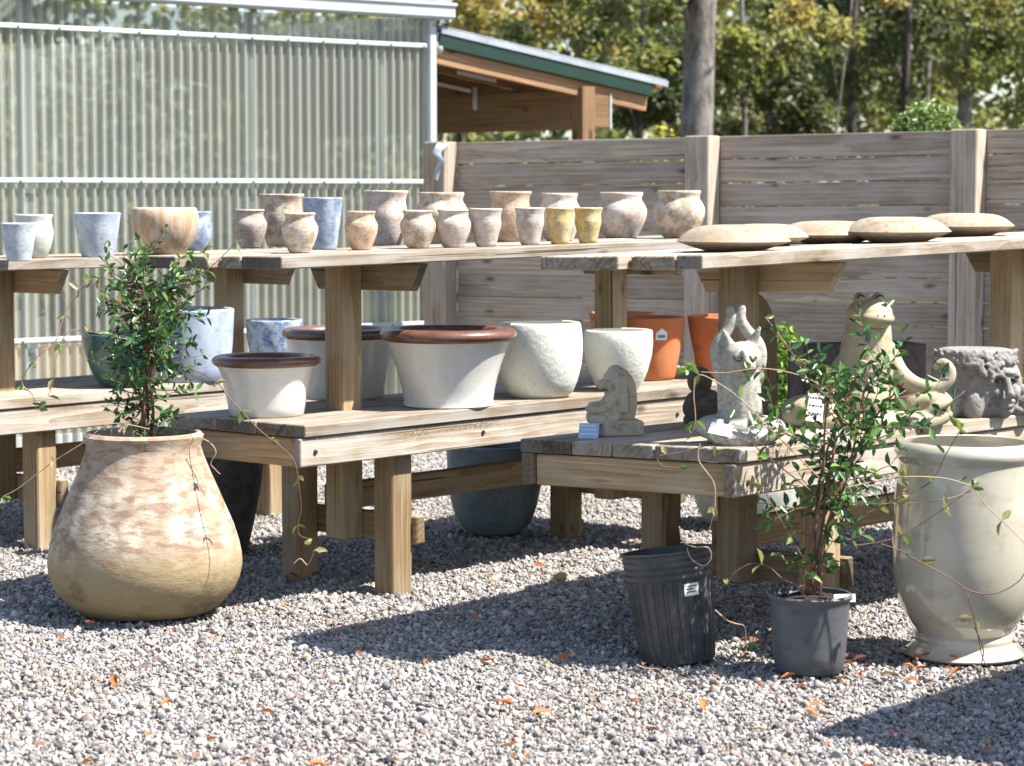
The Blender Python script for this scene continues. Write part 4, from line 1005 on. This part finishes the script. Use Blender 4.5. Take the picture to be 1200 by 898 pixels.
# bracket and cloth strip at the fence end post
c = D(517, 168, 12.98)
cs = smooth_path([D(x, y, 12.98 + d) for x, y, d in ((520, 168, .1), (517, 171, .0), (512, 180, -.01), (518, 189, -.03), (513, 199, -.02), (511, 211, -.01))], 4)
m = MB(); V, Fc = [], []
for i, p in enumerate(cs):
    w_ = .030 * (1 - .75 * i / len(cs)); V += [p + Vector((-w_, .006 * math.sin(i * .7), .004)), p + Vector((0, -.008, 0)), p + Vector((w_, .012 * math.sin(i * .5), -.004))]
for i in range(len(cs) - 1):
    for j in range(2): Fc.append((3 * i + j, 3 * i + j + 1, 3 * i + j + 4, 3 * i + j + 3))
m.add(V, Fc)
tag(m.build('plastic_strip', plain('pale_plastic', (.40, .46, .50), .4, .2, 30), None, c, smooth=True), 'torn white plastic strip hanging from the top of the fence end post', 'plastic strip')
# ------------------------------------------------------------------ carved figures
def fuse(name, m, org, balls, tubes, voxel=.004, smooth=4, parent=None, boxes=(), raw=()):
    """join overlapping volumes into ONE continuous skin"""
    bm = bmesh.new()
    for c, r in balls:
        mat = Matrix.Translation(Vector(c) - Vector(org)) @ Matrix.Diagonal((*(r if hasattr(r, '__len__') else (r, r, r)), 1))
        bmesh.ops.create_icosphere(bm, subdivisions=3, radius=1, matrix=mat)
    for pts, rad in tubes:
        sp = smooth_path([Vector(p) for p in pts], 6); n = len(sp); k = len(rad) - 1
        rr = []
        for i in range(n):
            f = i / (n - 1) * k; j = min(int(f), k - 1) if k else 0
            rr.append(rad[j] + (rad[j + 1] - rad[j]) * (f - j) if k else rad[0])
        t = MB(); t.tube(sp, rr, 14)
        vs = [bm.verts.new(Vector(v) - Vector(org)) for v in t.v]
        for f in t.f: bm.faces.new([vs[i] for i in f])
        for e in (0, -1):
            bmesh.ops.create_icosphere(bm, subdivisions=2, radius=rr[e], matrix=Matrix.Translation(sp[e] - Vector(org)))
    for t in raw:
        vs = [bm.verts.new(Vector(v) - Vector(org)) for v in t.v]
        for f in t.f: bm.faces.new([vs[i] for i in f])
    for lo, hi in boxes:
        lo, hi = Vector(lo), Vector(hi)
        bmesh.ops.create_cube(bm, size=1, matrix=Matrix.Translation((lo + hi) / 2 - Vector(org)) @ Matrix.Diagonal((*(hi - lo), 1)))
    me = bpy.data.meshes.new(name + '_raw'); bm.to_mesh(me); bm.free()
    ob = bpy.data.objects.new(name + '_raw', me); C.objects.link(ob)
    md = ob.modifiers.new('r', 'REMESH'); md.mode = 'VOXEL'; md.voxel_size = voxel
    ms = ob.modifiers.new('s', 'SMOOTH'); ms.iterations = smooth; ms.factor = .5
    dg = bpy.context.evaluated_depsgraph_get()
    out = bpy.data.meshes.new_from_object(ob.evaluated_get(dg)); out.name = name
    bpy.data.objects.remove(ob); bpy.data.meshes.remove(me)
    out.materials.clear(); out.materials.append(m)
    out.polygons.foreach_set('use_smooth', [True] * len(out.polygons))
    o = bpy.data.objects.new(name, out); C.objects.link(o)
    if parent is not None: o.parent = parent; o.location = Vector(org) - worldloc(parent)
    else: o.location = org
    return o
M['concrete'] = ceramic('mossy_cast_stone', (.33, .315, .27), (.47, .455, .415), (.11, .105, .08), .7, .55, .9, scale=17, bump=.5, third=(.21, .21, .15))
M['frog'] = ceramic('olive_cast_stone', (.33, .29, .19), (.45, .41, .31), (.17, .14, .08), .5, .15, .75, scale=9, bump=.25)
M['lion'] = ceramic('grey_cast_stone', (.36, .31, .23), (.47, .42, .33), (.13, .11, .075), .5, .4, .9, scale=15, bump=.3)
M['darkfig'] = ceramic('dark_brown_stone', (.085, .07, .05), (.14, .12, .09), (.03, .025, .02), .5, .3, .85, scale=15, bump=.4)
M['lava'] = ceramic('grey_lava_stone', (.20, .19, .18), (.30, .29, .28), (.07, .065, .06), .5, .7, .95, scale=18, bump=.7)
M['groove'] = plain('dark_groove', (.05, .045, .03), .9)
def fig(px, yb, depth_px, name, label, cat):
    """a figure standing on the right lower shelf; returns a pixel -> world mapper"""
    f = TR.hit(px, yb, ZR); Yc = f.y + depth_px * f.y / F
    c = Vector((f.x * Yc / f.y, Yc, 0)); c.z = TR.zat(c, ZR); k = Yc / F
    # the mapper corrects the small drop between the front edge and the middle of the base
    y0 = yb; zc0 = D(px, yb, Yc).z
    def P(x, y, dy=0.): q = D(x, y, Yc); return Vector((q.x, Yc + dy, q.z))
    return c, P, k
# cat in a yoga pose, arms joined over its head
c, P, k = fig(867, 521, 24, '', '', '')
org = Vector((c.x, c.y, c.z))
B = [(P(839, 501), (25 * k, .085, 15 * k)), (P(896, 501), (25 * k, .085, 14 * k)), (P(867, 500, .02), (34 * k, .10, 17 * k)),
     (P(868, 419, -.04), (22.5 * k, .062, 20 * k)), (P(872, 427, -.095), (10 * k, .022, 8.5 * k)), ]
Tt = [([P(842, 508, -.05), P(858, 512, -.10), P(890, 509, -.09), P(905, 503, -.05)], [13 * k, 11 * k, 10 * k, 11 * k]),
      ([P(893, 509, -.04), P(875, 514, -.09), P(850, 511, -.10), P(832, 505, -.05)], [12 * k, 10 * k, 9 * k, 10 * k]),
      ([P(849, 445), P(841, 420), P(842, 402), P(853, 386), P(857, 374), P(856, 364)], [11 * k, 9 * k, 8 * k, 7 * k, 6.5 * k, 5.5 * k]),
      ([P(884, 445), P(890, 418), P(887, 402), P(874, 386), P(868, 374), P(869, 362)], [11 * k, 9 * k, 8 * k, 7 * k, 6.5 * k, 5.5 * k]),
      ([P(855, 407, -.02), P(846, 386, -.035)], [8.5 * k, 1.6 * k]), ([P(880, 404, -.02), P(889, 383, -.035)], [8.5 * k, 1.6 * k]),
      ([P(867, 502), P(867, 480), P(866, 455), P(866, 432)], [27 * k, 26.5 * k, 26 * k, 24 * k]),
      ([P(868, 410, -.097), P(871, 421, -.111)], [3.5 * k, 4 * k])]
cat = fuse('cat_statue', M['concrete'], org, B, Tt, .0035, 3)
tag(cat, 'pale stone cat statue sitting cross legged with both arms joined above its head', 'statue')
for (x0, x1) in ((856, 866), (874, 882)):
    m = MB(); m.tube(smooth_path([P(x0, 415, -.096), P((x0 + x1) / 2, 419.5, -.106), P(x1, 416, -.100)], 4), 1.7 * k, 6); m.build('eye', M['groove'], cat, org=org)
m = MB(); m.tube(smooth_path([P(868, 424, -.113), P(871, 426.5, -.118), P(874, 424, -.113)], 4), 2.0 * k, 6); m.build('nose', M['groove'], cat, org=org)
m = MB(); m.tube(smooth_path([P(864, 430, -.110), P(872, 434, -.117), P(880, 430, -.110)], 4), 1.0 * k, 6); m.build('mouth', M['groove'], cat, org=org)
q = P(838, 505, -.115); card('price_card', 'white paper card lying on the lap of the cat statue', q, .062, .038, -12, -38, M['label'], 0, roll=12)
m_ = P(844, 497, -.13)
# frog meditating
c, P, k = fig(1012, 500, 34, '', '', ''); org = Vector(c)
B = [(P(1012, 470), (41 * k, .12, 32 * k)), 
     (P(1018, 367, -.015), (27 * k, .085, 18 * k)), (P(1023, 372, -.06), (22 * k, .065, 10 * k)), (P(1007, 350, -.02), (8.5 * k, .025, 8 * k)), (P(1029, 349, -.02), (8 * k, .025, 7.5 * k)),
     (P(950, 478, -.02), (34 * k, .11, 17 * k)), (P(1082, 473, -.02), (34 * k, .11, 21 * k)), (P(1012, 489), (72 * k, .14, 12 * k))]
Tt = [([P(x0, 486, -.17), P(x0 + 7, 482, -.19), P(x0 + 12, 484, -.185)], [4 * k, 3.6 * k, 2.6 * k]) for x0 in (1050, 1046, 1052)] + [([P(1003, 420, -.098), P(1020, 425, -.10), P(1036, 419, -.09)], [2 * k, 3 * k, 2 * k]),
      ([P(1012, 478), P(1013, 450), P(1015, 415), P(1018, 378)], [42 * k, 38 * k, 31.5 * k, 26 * k]),
      ([P(990, 425), P(970, 447, -.05), P(962, 462, -.10), P(972, 460, -.14)], [12 * k, 10 * k, 8 * k, 8 * k]),
      ([P(968, 462, -.15), P(966, 448, -.16), P(969, 435, -.16)], [5 * k, 4 * k, 3 * k]), ([P(975, 463, -.15), P(976, 447, -.16), P(979, 432, -.16)], [5 * k, 4 * k, 3 * k]), ([P(982, 462, -.14), P(986, 449, -.15), P(991, 438, -.15)], [5 * k, 4 * k, 3 * k]),
      ([P(1040, 412), P(1052, 436, -.03), P(1070, 450, -.06), P(1092, 452, -.07), P(1106, 443, -.07), P(1108, 431, -.07), P(1100, 423, -.07), P(1092, 428, -.07)], [13 * k, 11 * k, 10 * k, 9 * k, 8 * k, 7 * k, 5.5 * k, 4 * k]),
      ([P(925, 485, -.06), P(965, 492, -.13), P(1020, 493, -.16), P(1050, 490, -.14)], [12 * k, 13 * k, 12 * k, 11 * k]),
      ([P(1100, 482, -.06), P(1070, 490, -.13), P(1020, 491, -.15), P(985, 492, -.14)], [13 * k, 13 * k, 11 * k, 10 * k]),
      ([P(1066, 476, -.10), P(1080, 466, -.12), P(1095, 462, -.11)], [8 * k, 7 * k, 5 * k]), ([P(1072, 484, -.12), P(1090, 472, -.13), P(1104, 467, -.11)], [7 * k, 6 * k, 5 * k])]
frog = fuse('frog_statue', M['frog'], org, B, Tt, .0045, 3)
tag(frog, 'tall olive cream frog statue meditating cross legged with its head tilted up', 'statue')
for ex in (1007, 1029):
    m = MB(); m.tube(smooth_path([P(ex - 6, 352, -.03), P(ex - 3, 346.5, -.043), P(ex + 2, 346, -.043), P(ex + 6, 351, -.032)], 4), 1.0 * k, 6); m.build('eye', M['groove'], frog, org=org)
for nx in (1022, 1030):
    m = MB(); m.lathe([(.1 * k, -1 * k), (1.3 * k, 0), (.1 * k, 1 * k)], 8, 0, P(nx, 368, -.118)); m.build('nostril', M['groove'], frog, org=org, smooth=True)
m = MB(); m.tube(smooth_path([P(992, 372, -.075), P(1004, 379, -.108), P(1022, 382.5, -.122), P(1036, 379, -.10), P(1044, 372, -.06)], 5), 1.1 * k, 6); m.build('mouth', M['groove'], frog, org=org)
q = P(944, 487, -.2); card('price_card', 'white price card with dark print standing in front of the frog statue', q, .05, .085, 5, -14, M['label'], 3, roll=8)
# small seated lion on a slab
c, P, k = fig(724, 511, 12, '', '', ''); org = Vector(c)
root = empty('lion_statue', org, 'small grey seated lion statue in profile on its slab at the table corner', 'statue')
B = [(P(720, 480), (17 * k, .055, 17 * k)), (P(723, 460), (15 * k, .045, 18 * k)), (P(719, 445), (13 * k, .038, 13 * k)), (P(708, 451), (8 * k, .024, 6.5 * k)), (P(704, 449), (4 * k, .014, 4 * k)), (P(705, 487, -.01), (19 * k, .06, 9 * k)), (P(724, 438), (10 * k, .035, 6 * k))]
Tt = [([P(721, 437), P(733, 448), P(736, 470), P(732, 490)], [10 * k, 10 * k, 11 * k, 12 * k]), ([P(728, 440, -.025), P(727, 458, -.035), P(730, 478, -.04)], [8 * k, 8 * k, 7 * k]),
      ([P(718, 462, -.04), P(711, 474, -.055), P(699, 479, -.06), P(689, 477, -.06)], [6.5 * k, 6 * k, 5 * k, 4.5 * k]), ([P(716, 464, .04), P(708, 476, .055), P(694, 478, .06)], [6.5 * k, 6 * k, 5 * k]),
      ([P(718, 489, -.05), P(700, 491, -.055), P(692, 489, -.04)], [7 * k, 7 * k, 6 * k])]
fuse('body', M['lion'], org, B, Tt, .003, 2, root)
m = MB()
for i in range(7):
    x = 716 + i * 3.4
    m.tube(smooth_path([P(x - 2, 447 + abs(i - 3), -.040 + .002 * i), P(x + 1, 462, -.049 + .002 * i), P(x + 2, 480, -.048)], 4), 1.1 * k, 5)
m.build('mane', M['lion'], root, smooth=True, org=org)
m = MB(); m.tube([P(706, 455.5, -.026), P(711, 456.5, -.028)], .9 * k, 5); m.build('mouth', M['groove'], root, org=org)
m = MB(); Rz = Matrix.Rotation(R(14), 3, 'Z'); m.box((-25 * k, -.062, 0), (25 * k, .062, 19 * k), .006); m.v = [tuple(Rz @ Vector(v) + org) for v in m.v]; m.build('slab', M['lion'], root, org=org)
q = TR.hit(689, 514, ZR); card('price_card', 'blue tinted price card leaning against the slab of the lion statue', q, .058, .052, -10, -38, M['blue_card'], 3, 'label')
# dark seated figure behind the cat
c, P, k = fig(824, 499, 16, '', '', ''); org = Vector(c) ; 
B = [(P(820, 446), (15 * k, .045, 17 * k)), (P(824, 478), (21 * k, .065, 24 * k)), (P(824, 492), (24 * k, .08, 11 * k)), (P(813, 442, -.03), (6 * k, .02, 6 * k))]
Tt = [([P(811, 466, -.03), P(805, 478, -.05), P(812, 488, -.07)], [8 * k, 7 * k, 6 * k]), ([P(834, 464, -.02), P(842, 474, -.03), P(838, 486, -.05)], [8 * k, 7 * k, 6 * k])]
o = fuse('seated_figure', M['darkfig'], org, B, Tt, .004, 3); tag(o, 'small dark brown seated stone figure half hidden behind the cat statue', 'statue')
# stone planter carved with faces
c, P, k = fig(1141, 489, 30, '', '', ''); org = Vector(c)
drum = MB(); drum.lathe([(40 * k, -.004), (46 * k, 6 * k), (49 * k, 30 * k), (49 * k, 52 * k), (46.5 * k, 68 * k), (41 * k, 78 * k), (36 * k, 79.5 * k)], 48, .015, org)
B = [(P(1108, 470, -.095), (15 * k, .03, 20 * k)), (P(1132, 472, -.12), (12 * k, .03, 20 * k)), (P(1170, 478, -.10), (10 * k, .03, 7 * k)), (P(1160, 458, -.105), (9 * k, .03, 10 * k)), (P(1182, 458, -.075), (8 * k, .03, 10 * k)), (P(1171, 434, -.10), (14 * k, .035, 5.5 * k)), (P(1186, 450, -.03), (8 * k, .05, 24 * k))]
Tt = [([P(1170, 438, -.120), P(1172, 450, -.138), P(1173, 458, -.146)], [3.5 * k, 4 * k, 6 * k]), ([P(1163, 466.5, -.125), P(1171, 465.5, -.137), P(1179, 466.5, -.118)], [2.4 * k, 3.2 * k, 2.4 * k]), ([P(1164, 471, -.123), P(1171, 471.5, -.134), P(1178, 471, -.115)], [2.4 * k, 3.2 * k, 2.4 * k]),
      ([P(1154, 439, -.118), P(1161, 436, -.13), P(1168, 439, -.128)], [2 * k, 3 * k, 2.5 * k]), ([P(1174, 439, -.122), P(1181, 436, -.11), P(1187, 439, -.08)], [2.5 * k, 3 * k, 2 * k])]
for i in range(260):
    x = random.uniform(1093, 1190); lim = 425 + 20 * max(0, math.cos((x - 1150) / 9.5) if abs(x - 1150) < 15 else 0) + 16 * max(0, 1 - abs(x - 1094) / 14); y = random.uniform(409, lim)
    u = (x - 1141) / 49.; yy = (y - 452) / 42.
    d2 = 1 - u * u
    if d2 > 0: B.append((P(x, y, -(.143 - .02 * max(0, (430 - y) / 22)) * math.sqrt(d2)), random.uniform(2.0, 3.4) * k))
pl = fuse('face_planter', M['lava'], org, B, Tt, .0035, 1, None, (), [drum]); tag(pl, 'grey stone planter carved with faces under rough curly hair, beside the frog statue', 'planter')
for x, y, dy in ((1161, 443.5, -.126), (1181, 442.5, -.105)):
    m = MB(); m.lathe([(.1 * k, -2 * k), (3.2 * k, -1.4 * k), (4 * k, 0), (3 * k, 1.5 * k), (.1 * k, 2 * k)], 12, 0, P(x, y, dy)); m.build('eye', M['groove'], pl, org=org, smooth=True)
# dark trough behind the frog
q0 = TR.P(0, 0, 0)
def on_right(px, w_):
    lo, hi = -.3, 3
    for _ in range(40):
        mm_ = (lo + hi) / 2; p = TR.P(mm_, w_, ZR); lo, hi = (mm_, hi) if 600 + F * p.x / p.y < px else (lo, mm_)
    return p, mm_
p, _ = on_right(1005, .60)
k = p.y / F; zt = D(1005, 402, p.y).z - p.z
troot = empty('stone_trough', p, 'long dark stone trough standing behind the frog statue', 'planter')
def trough():
    m = MB(); a = TR.U * .0 + Vector((1, .25, 0)).normalized(); b = Vector((-a.y, a.x, 0)); L, Wd, tk = 150 * k, .16, .018
    m.board(p - a * L / 2 - b * Wd / 2 + Z3 * zt / 2, a, b, Z3, L, tk, zt, .006); m.board(p - a * L / 2 + b * Wd / 2 + Z3 * zt / 2, a, b, Z3, L, tk, zt, .006)
    for s_ in (-1, 1): m.board(p + a * (L / 2 - tk / 2) * s_ - b * (Wd / 2 - tk / 2) + Z3 * zt / 2, b, a, Z3, Wd - tk, tk, zt - .002, .006)
    m.board(p - a * (L / 2 - .01) + Z3 * .02, a, b, Z3, L - .02, Wd - .01, .03, .004)
    m.build('body', M['darkstone'], troot)
    m = MB(); m.board(p - a * (L / 2 - .03) + Z3 * (zt - .03), a, b, Z3, L - .06, Wd - .02, .02, .008); m.build('soil', M['soil'], troot)
trough()
# small grey figure cut by the right edge
c, P, k = fig(1204, 486, 10, '', '', ''); org = Vector(c)
o = fuse('small_figure', M['lava'], org, [(P(1204, 472), (17 * k, .05, 14 * k)), (P(1198, 459), (10 * k, .03, 9 * k)), (P(1192, 480, -.02), (9 * k, .03, 6 * k))], [([P(1190, 466, -.02), P(1186, 476, -.03), P(1188, 484, -.03)], [4 * k, 4 * k, 4 * k])], .004, 2)
tag(o, 'small grey stone figure at the right edge beside the carved face planter', 'statue')
# plank with a rounded top leaning behind the table post
p, _ = on_right(889, .60); zt = D(889, 343, p.y).z
m = MB(); pts = []
kk = p.y / F
prof = [(-24, 0), (23, 0)] + [(23 - 46 * (1 - math.cos(a)) * .62, zt - p.z - 62 * kk + 62 * kk * math.sin(a)) for a in np.linspace(0, math.pi / 2, 9)] + [(-24, zt - p.z)]
prof = [(x * kk, z) for x, z in prof]
V = [p + Vector((x, .0 + z * .05, z)) for x, z in prof] + [p + Vector((x, .03 + z * .05, z)) for x, z in prof]; n = len(prof)
Fc = [tuple(range(n)), tuple(range(2 * n - 1, n - 1, -1))] + [(i, i + n, (i + 1) % n + n, (i + 1) % n) for i in range(n)]
m.add(V, Fc, [(v.z, v.x, v.y) for v in V], .1)
tag(m.build('rounded_plank', M['bench_warm'], None, p), 'brown plank with a rounded top standing behind the post of the right table', 'plank')
# ------------------------------------------------------------------ shrubs beyond the tables, trees beyond the fence
def ball_cloud(n, c, r, hollow=.3):
    q = rng.normal(size=(n, 3)); q /= np.linalg.norm(q, axis=1)[:, None]
    return q * (rng.uniform(hollow, 1, n) ** .6)[:, None] * np.asarray(r) + np.asarray(c)
def shrub(name, label, c, h, r, m, n=900, ls=.04, group=None, low=.12):
    root = empty(name, (c[0], c[1], 0), label, 'shrub', group)
    P_ = ball_cloud(n, (c[0], c[1], h * (.5 + low / 2)), (r, r, h * (.5 - low / 2)), .45 if n < 6000 else .85)
    P_ += rng.normal(size=P_.shape) * ls * .3
    V, Fc, T = leaf_quads(P_, ls, .55, .4); np_mesh('foliage', V, Fc, T, m, root, (c[0], c[1], 0))
    mm = MB()
    for i in range(5):
        a = random.uniform(0, 6.28); mm = mm
        s_ = MB(); s_.tube([Vector((c[0], c[1], 0)), Vector((c[0] + .4 * r * math.cos(a), c[1] + .4 * r * math.sin(a), h * .5)), Vector((c[0] + .6 * r * math.cos(a), c[1] + .6 * r * math.sin(a), h * .8))], [.012, .008, .003], 5); s_.build('stem', M['stem'], root)
    return root
q = D(918, 300, 10.3); shrub('small_shrub', 'bright green upright shrub glimpsed between the cat and frog statues', (q.x, q.y), D(918, 378, 10.3).z, .13, M['box_leaf'], 2600, .032)
q = D(806, 300, 10.6); shrub('small_shrub', 'bright green shrub glimpsed low between the two terracotta pots', (q.x, q.y), D(806, 424, 10.6).z, .11, M['box_leaf'], 700, .035)
q = D(1084, 300, 14.2); shrub('boxwood', 'rounded bright green boxwood rising just above the fence top', (q.x, q.y), D(1084, 121, 14.2).z, .26, leafmat('clipped_leaf', [(.10, .16, .05), (.19, .26, .08), (.31, .37, .14)], .45, .3), 7000, .04, None, .45)
q = D(776, 300, 16.); shrub('yellow_shrub', 'shrub with yellow leaves barely showing above the fence beside the big trunk', (q.x, q.y), D(776, 150, 16.).z, .22, leafmat('yellow_leaf', [(.30, .28, .03), (.50, .42, .03), (.25, .30, .05)], .45, .4), 1000, .06, None, .4)
def tree(label, px, Y, wid_px, H, bark, crowns, lean=0., group='trees beyond the fence'):
    b = D(px, 200, Y); r = wid_px * Y / F / 2
    root = empty('tree', (b.x, b.y, 0), label, 'tree', group)
    tk = MB(); pts = [Vector((b.x + lean * z / H + .05 * math.sin(z * .7 + px), b.y, z)) for z in np.linspace(0, H, 12)]
    tk.tube(pts, [r * (1.25 if i == 0 else 1.05 - .06 * i) for i in range(12)], 12); tk.build('trunk', bark, root, smooth=True)
    for i, (cx, dz, rad, n, m, ls) in enumerate(crowns):
        c = D(cx, 200, Y + random.uniform(-1.2, 1.5)); cz = dz
        j = min(11, max(1, int((cz - .6) / H * 12))); lb = MB(); a = pts[j]; e = Vector((c.x, c.y, cz))
        lb.tube(smooth_path([a, a.lerp(e, .5) + Z3 * .2, e], 4), [r * .3, r * .28, r * .25, r * .22, r * .2, r * .17, r * .13, r * .1, r * .06], 6); lb.build('branch', bark, root, smooth=True)
        # leaves hang in clumps with gaps between them
        nc = max(6, n // 130); cc = ball_cloud(nc, (c.x, c.y, cz), (rad, rad * .8, rad * .72), .25)
        Pp = np.concatenate([ball_cloud(n // nc, q_, (rad * .26, rad * .26, rad * .17), 0) for q_ in cc])
        tn = np.repeat(rng.uniform(0, 1, nc), n // nc) * .6 + rng.uniform(0, .4, len(Pp))
        V, Fc, T = leaf_quads(Pp, ls, .6, .2, tint=tn); np_mesh('crown', V, Fc, T, m, root, (c.x, c.y, cz))
    return root
D_, M_, G_ = M['leaf_dark'], M['leaf_mid'], M['leaf_gold']
tree('thick grey trunk of the nearest tree rising just behind the fence', 821, 21., 42, 9, M['bark'], [(760, 3.4, .9, 1300, M_, .10), (880, 5.6, 2.2, 2500, D_, .12)])
tree('straight bluish grey trunk at the right, second thickest in the wood', 1134, 30., 19, 10, M['bark'], [(1160, 4.0, 1.3, 2200, G_, .12), (1090, 5.2, 1.6, 2000, M_, .12)])
tree('thin dark trunk left of the bluish one', 1043, 27., 11, 9, M['bark_dark'], [(1010, 3.2, 1.3, 2400, D_, .11), (1062, 4.2, 1.2, 1800, M_, .11)], .4)
tree('dark trunk between the thick grey one and the thin dark one', 908, 34., 15, 10, M['bark_dark'], [(930, 4.2, 1.8, 2600, M_, .13), (880, 3.0, 1.5, 2400, D_, .13)])
tree('slim dark trunk in front of the densest dark foliage', 1002, 31., 12, 9, M['bark_dark'], [(985, 3.2, 1.6, 3200, D_, .12)])
tree('purplish trunk beside the greenhouse corner with golden leaves', 541, 32., 10, 9, M['bark_dark'], [(575, 3.6, 1.5, 2600, G_, .13), (520, 3.0, 1.2, 1500, M_, .13)], -.2)
tree('leaning tree with orange gold leaves above the shed roof', 700, 29., 10, 9, M['bark'], [(640, 3.5, 1.5, 2600, G_, .12), (700, 3.0, 1.3, 2600, M_, .12), (740, 4.0, 1.2, 1600, G_, .12)], -.6)
tree('bushy green tree between the shed roof end and the thick trunk', 752, 25., 9, 7, M['bark_dark'], [(748, 2.5, 1.0, 2600, D_, .10), (690, 2.6, .9, 1800, M_, .10)])
tree('low green tree right of the thick trunk', 868, 26., 8, 6, M['bark'], [(870, 2.3, 1.0, 2600, D_, .10), (905, 2.8, .8, 1500, M_, .10)])
tree('leafy green gold tree filling the far right of the wood', 1215, 26., 6, 8, M['bark'], [(1190, 2.9, 1.2, 2800, M_, .10), (1220, 3.8, 1.4, 2000, G_, .10)])
tree('olive green tree behind the boxwood', 1085, 33., 10, 9, M['bark'], [(1085, 3.0, 1.7, 3400, M_, .12)])
tree('thin pale sapling with yellow leaves near the top of the picture', 960, 24., 4, 6, M['bark'], [(955, 3.0, .8, 1000, G_, .09)], .5)
# far wood: one mass nobody could count
N_ = 52000
X = rng.uniform(-14, 20, N_); Yf = rng.uniform(40, 50, N_); Zf = rng.uniform(0, 8.5, N_)
keep = np.array([mnoise.noise((x * .55, y * .3, z * .8)) > -.09 for x, y, z in zip(X, Yf, Zf)])
Pp = np.stack([X, Yf, Zf], 1)[keep]
tn = np.array([.5 + .9 * mnoise.noise((p[0] * .3 + 9, p[1] * .2, p[2] * .4)) for p in Pp]) + rng.normal(0, .12, len(Pp))
V, Fc, T = leaf_quads(Pp, .30, .6, .2, tint=np.clip(tn, 0, 1))
far = leafmat('far_forest_leaf', [(.12, .14, .075), (.20, .22, .11), (.32, .31, .15), (.44, .39, .19)], .5, .5)
o = np_mesh('forest', V, Fc, T, far); tag(o, 'dense sunlit wood closing the view far behind the fence', 'forest', kind='stuff')
# ------------------------------------------------------------------ unseen table, a guess, added at the right to cast the corner shadow
cot = 1 / math.tan(R(SUN_EL)); tip = W(918, 859, 0); cc = tip + SH * cot * 1.12
TO = Table((0, 0), 40, 0, 0); TO.A = Vector((cc.x, cc.y, 0)) - TO.W * .62 + TO.U * .05
build_table(TO, 'unseen tiered wooden table added at the right to cast a shadow across the gravel', 0, 2.3, .64, .58, 1.12, (.5, 1.7), (.225, .089, .089, .225), -.05, 2.4, .0, (.184, .089, .089, .184), (0, 0, .0, .0), (0, 0, 0, 0))
# ------------------------------------------------------------------ fallen leaves, a lump of brown stone
M['dead'] = [leafmat('dead_leaf_' + n, [c, c], .6, .15) for n, c in (('orange', (.42, .13, .03)), ('rust', (.22, .07, .03)), ('tan', (.36, .23, .11)))]
protos = []
for kx in range(3):
    V, Fc, T = leaf_quads(np.zeros((1, 3)), .045, .42, .0, tint=np.array([.5]), dirs=np.array([[9., 0, 0]]))
    V = np.stack([V[:, 0], V[:, 1], np.abs(V[:, 2]) * .35 + .006 * np.sin(V[:, 0] * 90)], 1)
    ob = np_mesh('fallen_leaf', V, Fc, T, M['dead'][kx]); protos.append(ob)
LBL = ['bright orange dead leaf lying on the grey gravel', 'rust brown dead leaf lying on the grey gravel', 'dry tan dead leaf lying on the grey gravel']
GRP = ['orange dead leaves on the gravel', 'rust brown dead leaves on the gravel', 'tan dead leaves on the gravel']
for i in range(250):
    kx = i if i < 3 else random.choice((0, 0, 1, 1, 2)); o = protos[i] if i < 3 else None
    o = o or protos[kx].copy()
    if o.name not in C.objects: C.objects.link(o)
    y = 4.45 + 4.2 * random.random() ** 1.5; x = random.uniform(-.235, .235) * y
    if i % 6 == 0: y = random.uniform(6.2, 6.9); x = random.uniform(.65, 1.4)
    s_ = random.uniform(.55, 1.2); o.scale = (s_, s_, s_)
    o.location = (x, y, random.uniform(.028, .038)); o.rotation_euler = (random.uniform(-.35, .35), random.uniform(-.35, .35), random.uniform(0, 6.28))
    tag(o, LBL[kx], 'leaf', GRP[kx])
p = W(657, 685, 0)
bm = bmesh.new(); bmesh.ops.create_icosphere(bm, subdivisions=3, radius=1)
for v in bm.verts: v.co = v.co * (1 + .35 * mnoise.noise(v.co * 1.6)); v.co = Vector((v.co.x * .024, v.co.y * .02, v.co.z * .017))
me = bpy.data.meshes.new('brown_stone'); bm.to_mesh(me); bm.free(); me.materials.append(ceramic('brown_rock', (.42, .25, .12), (.52, .36, .20), (.22, .12, .05), .6, .3, .9, scale=40, bump=.5))
me.polygons.foreach_set('use_smooth', [True] * len(me.polygons))
o = bpy.data.objects.new('brown_stone', me); C.objects.link(o); o.location = (p.x, p.y, .025); tag(o, 'lump of brown stone lying alone on the gravel in front of the middle table', 'stone')
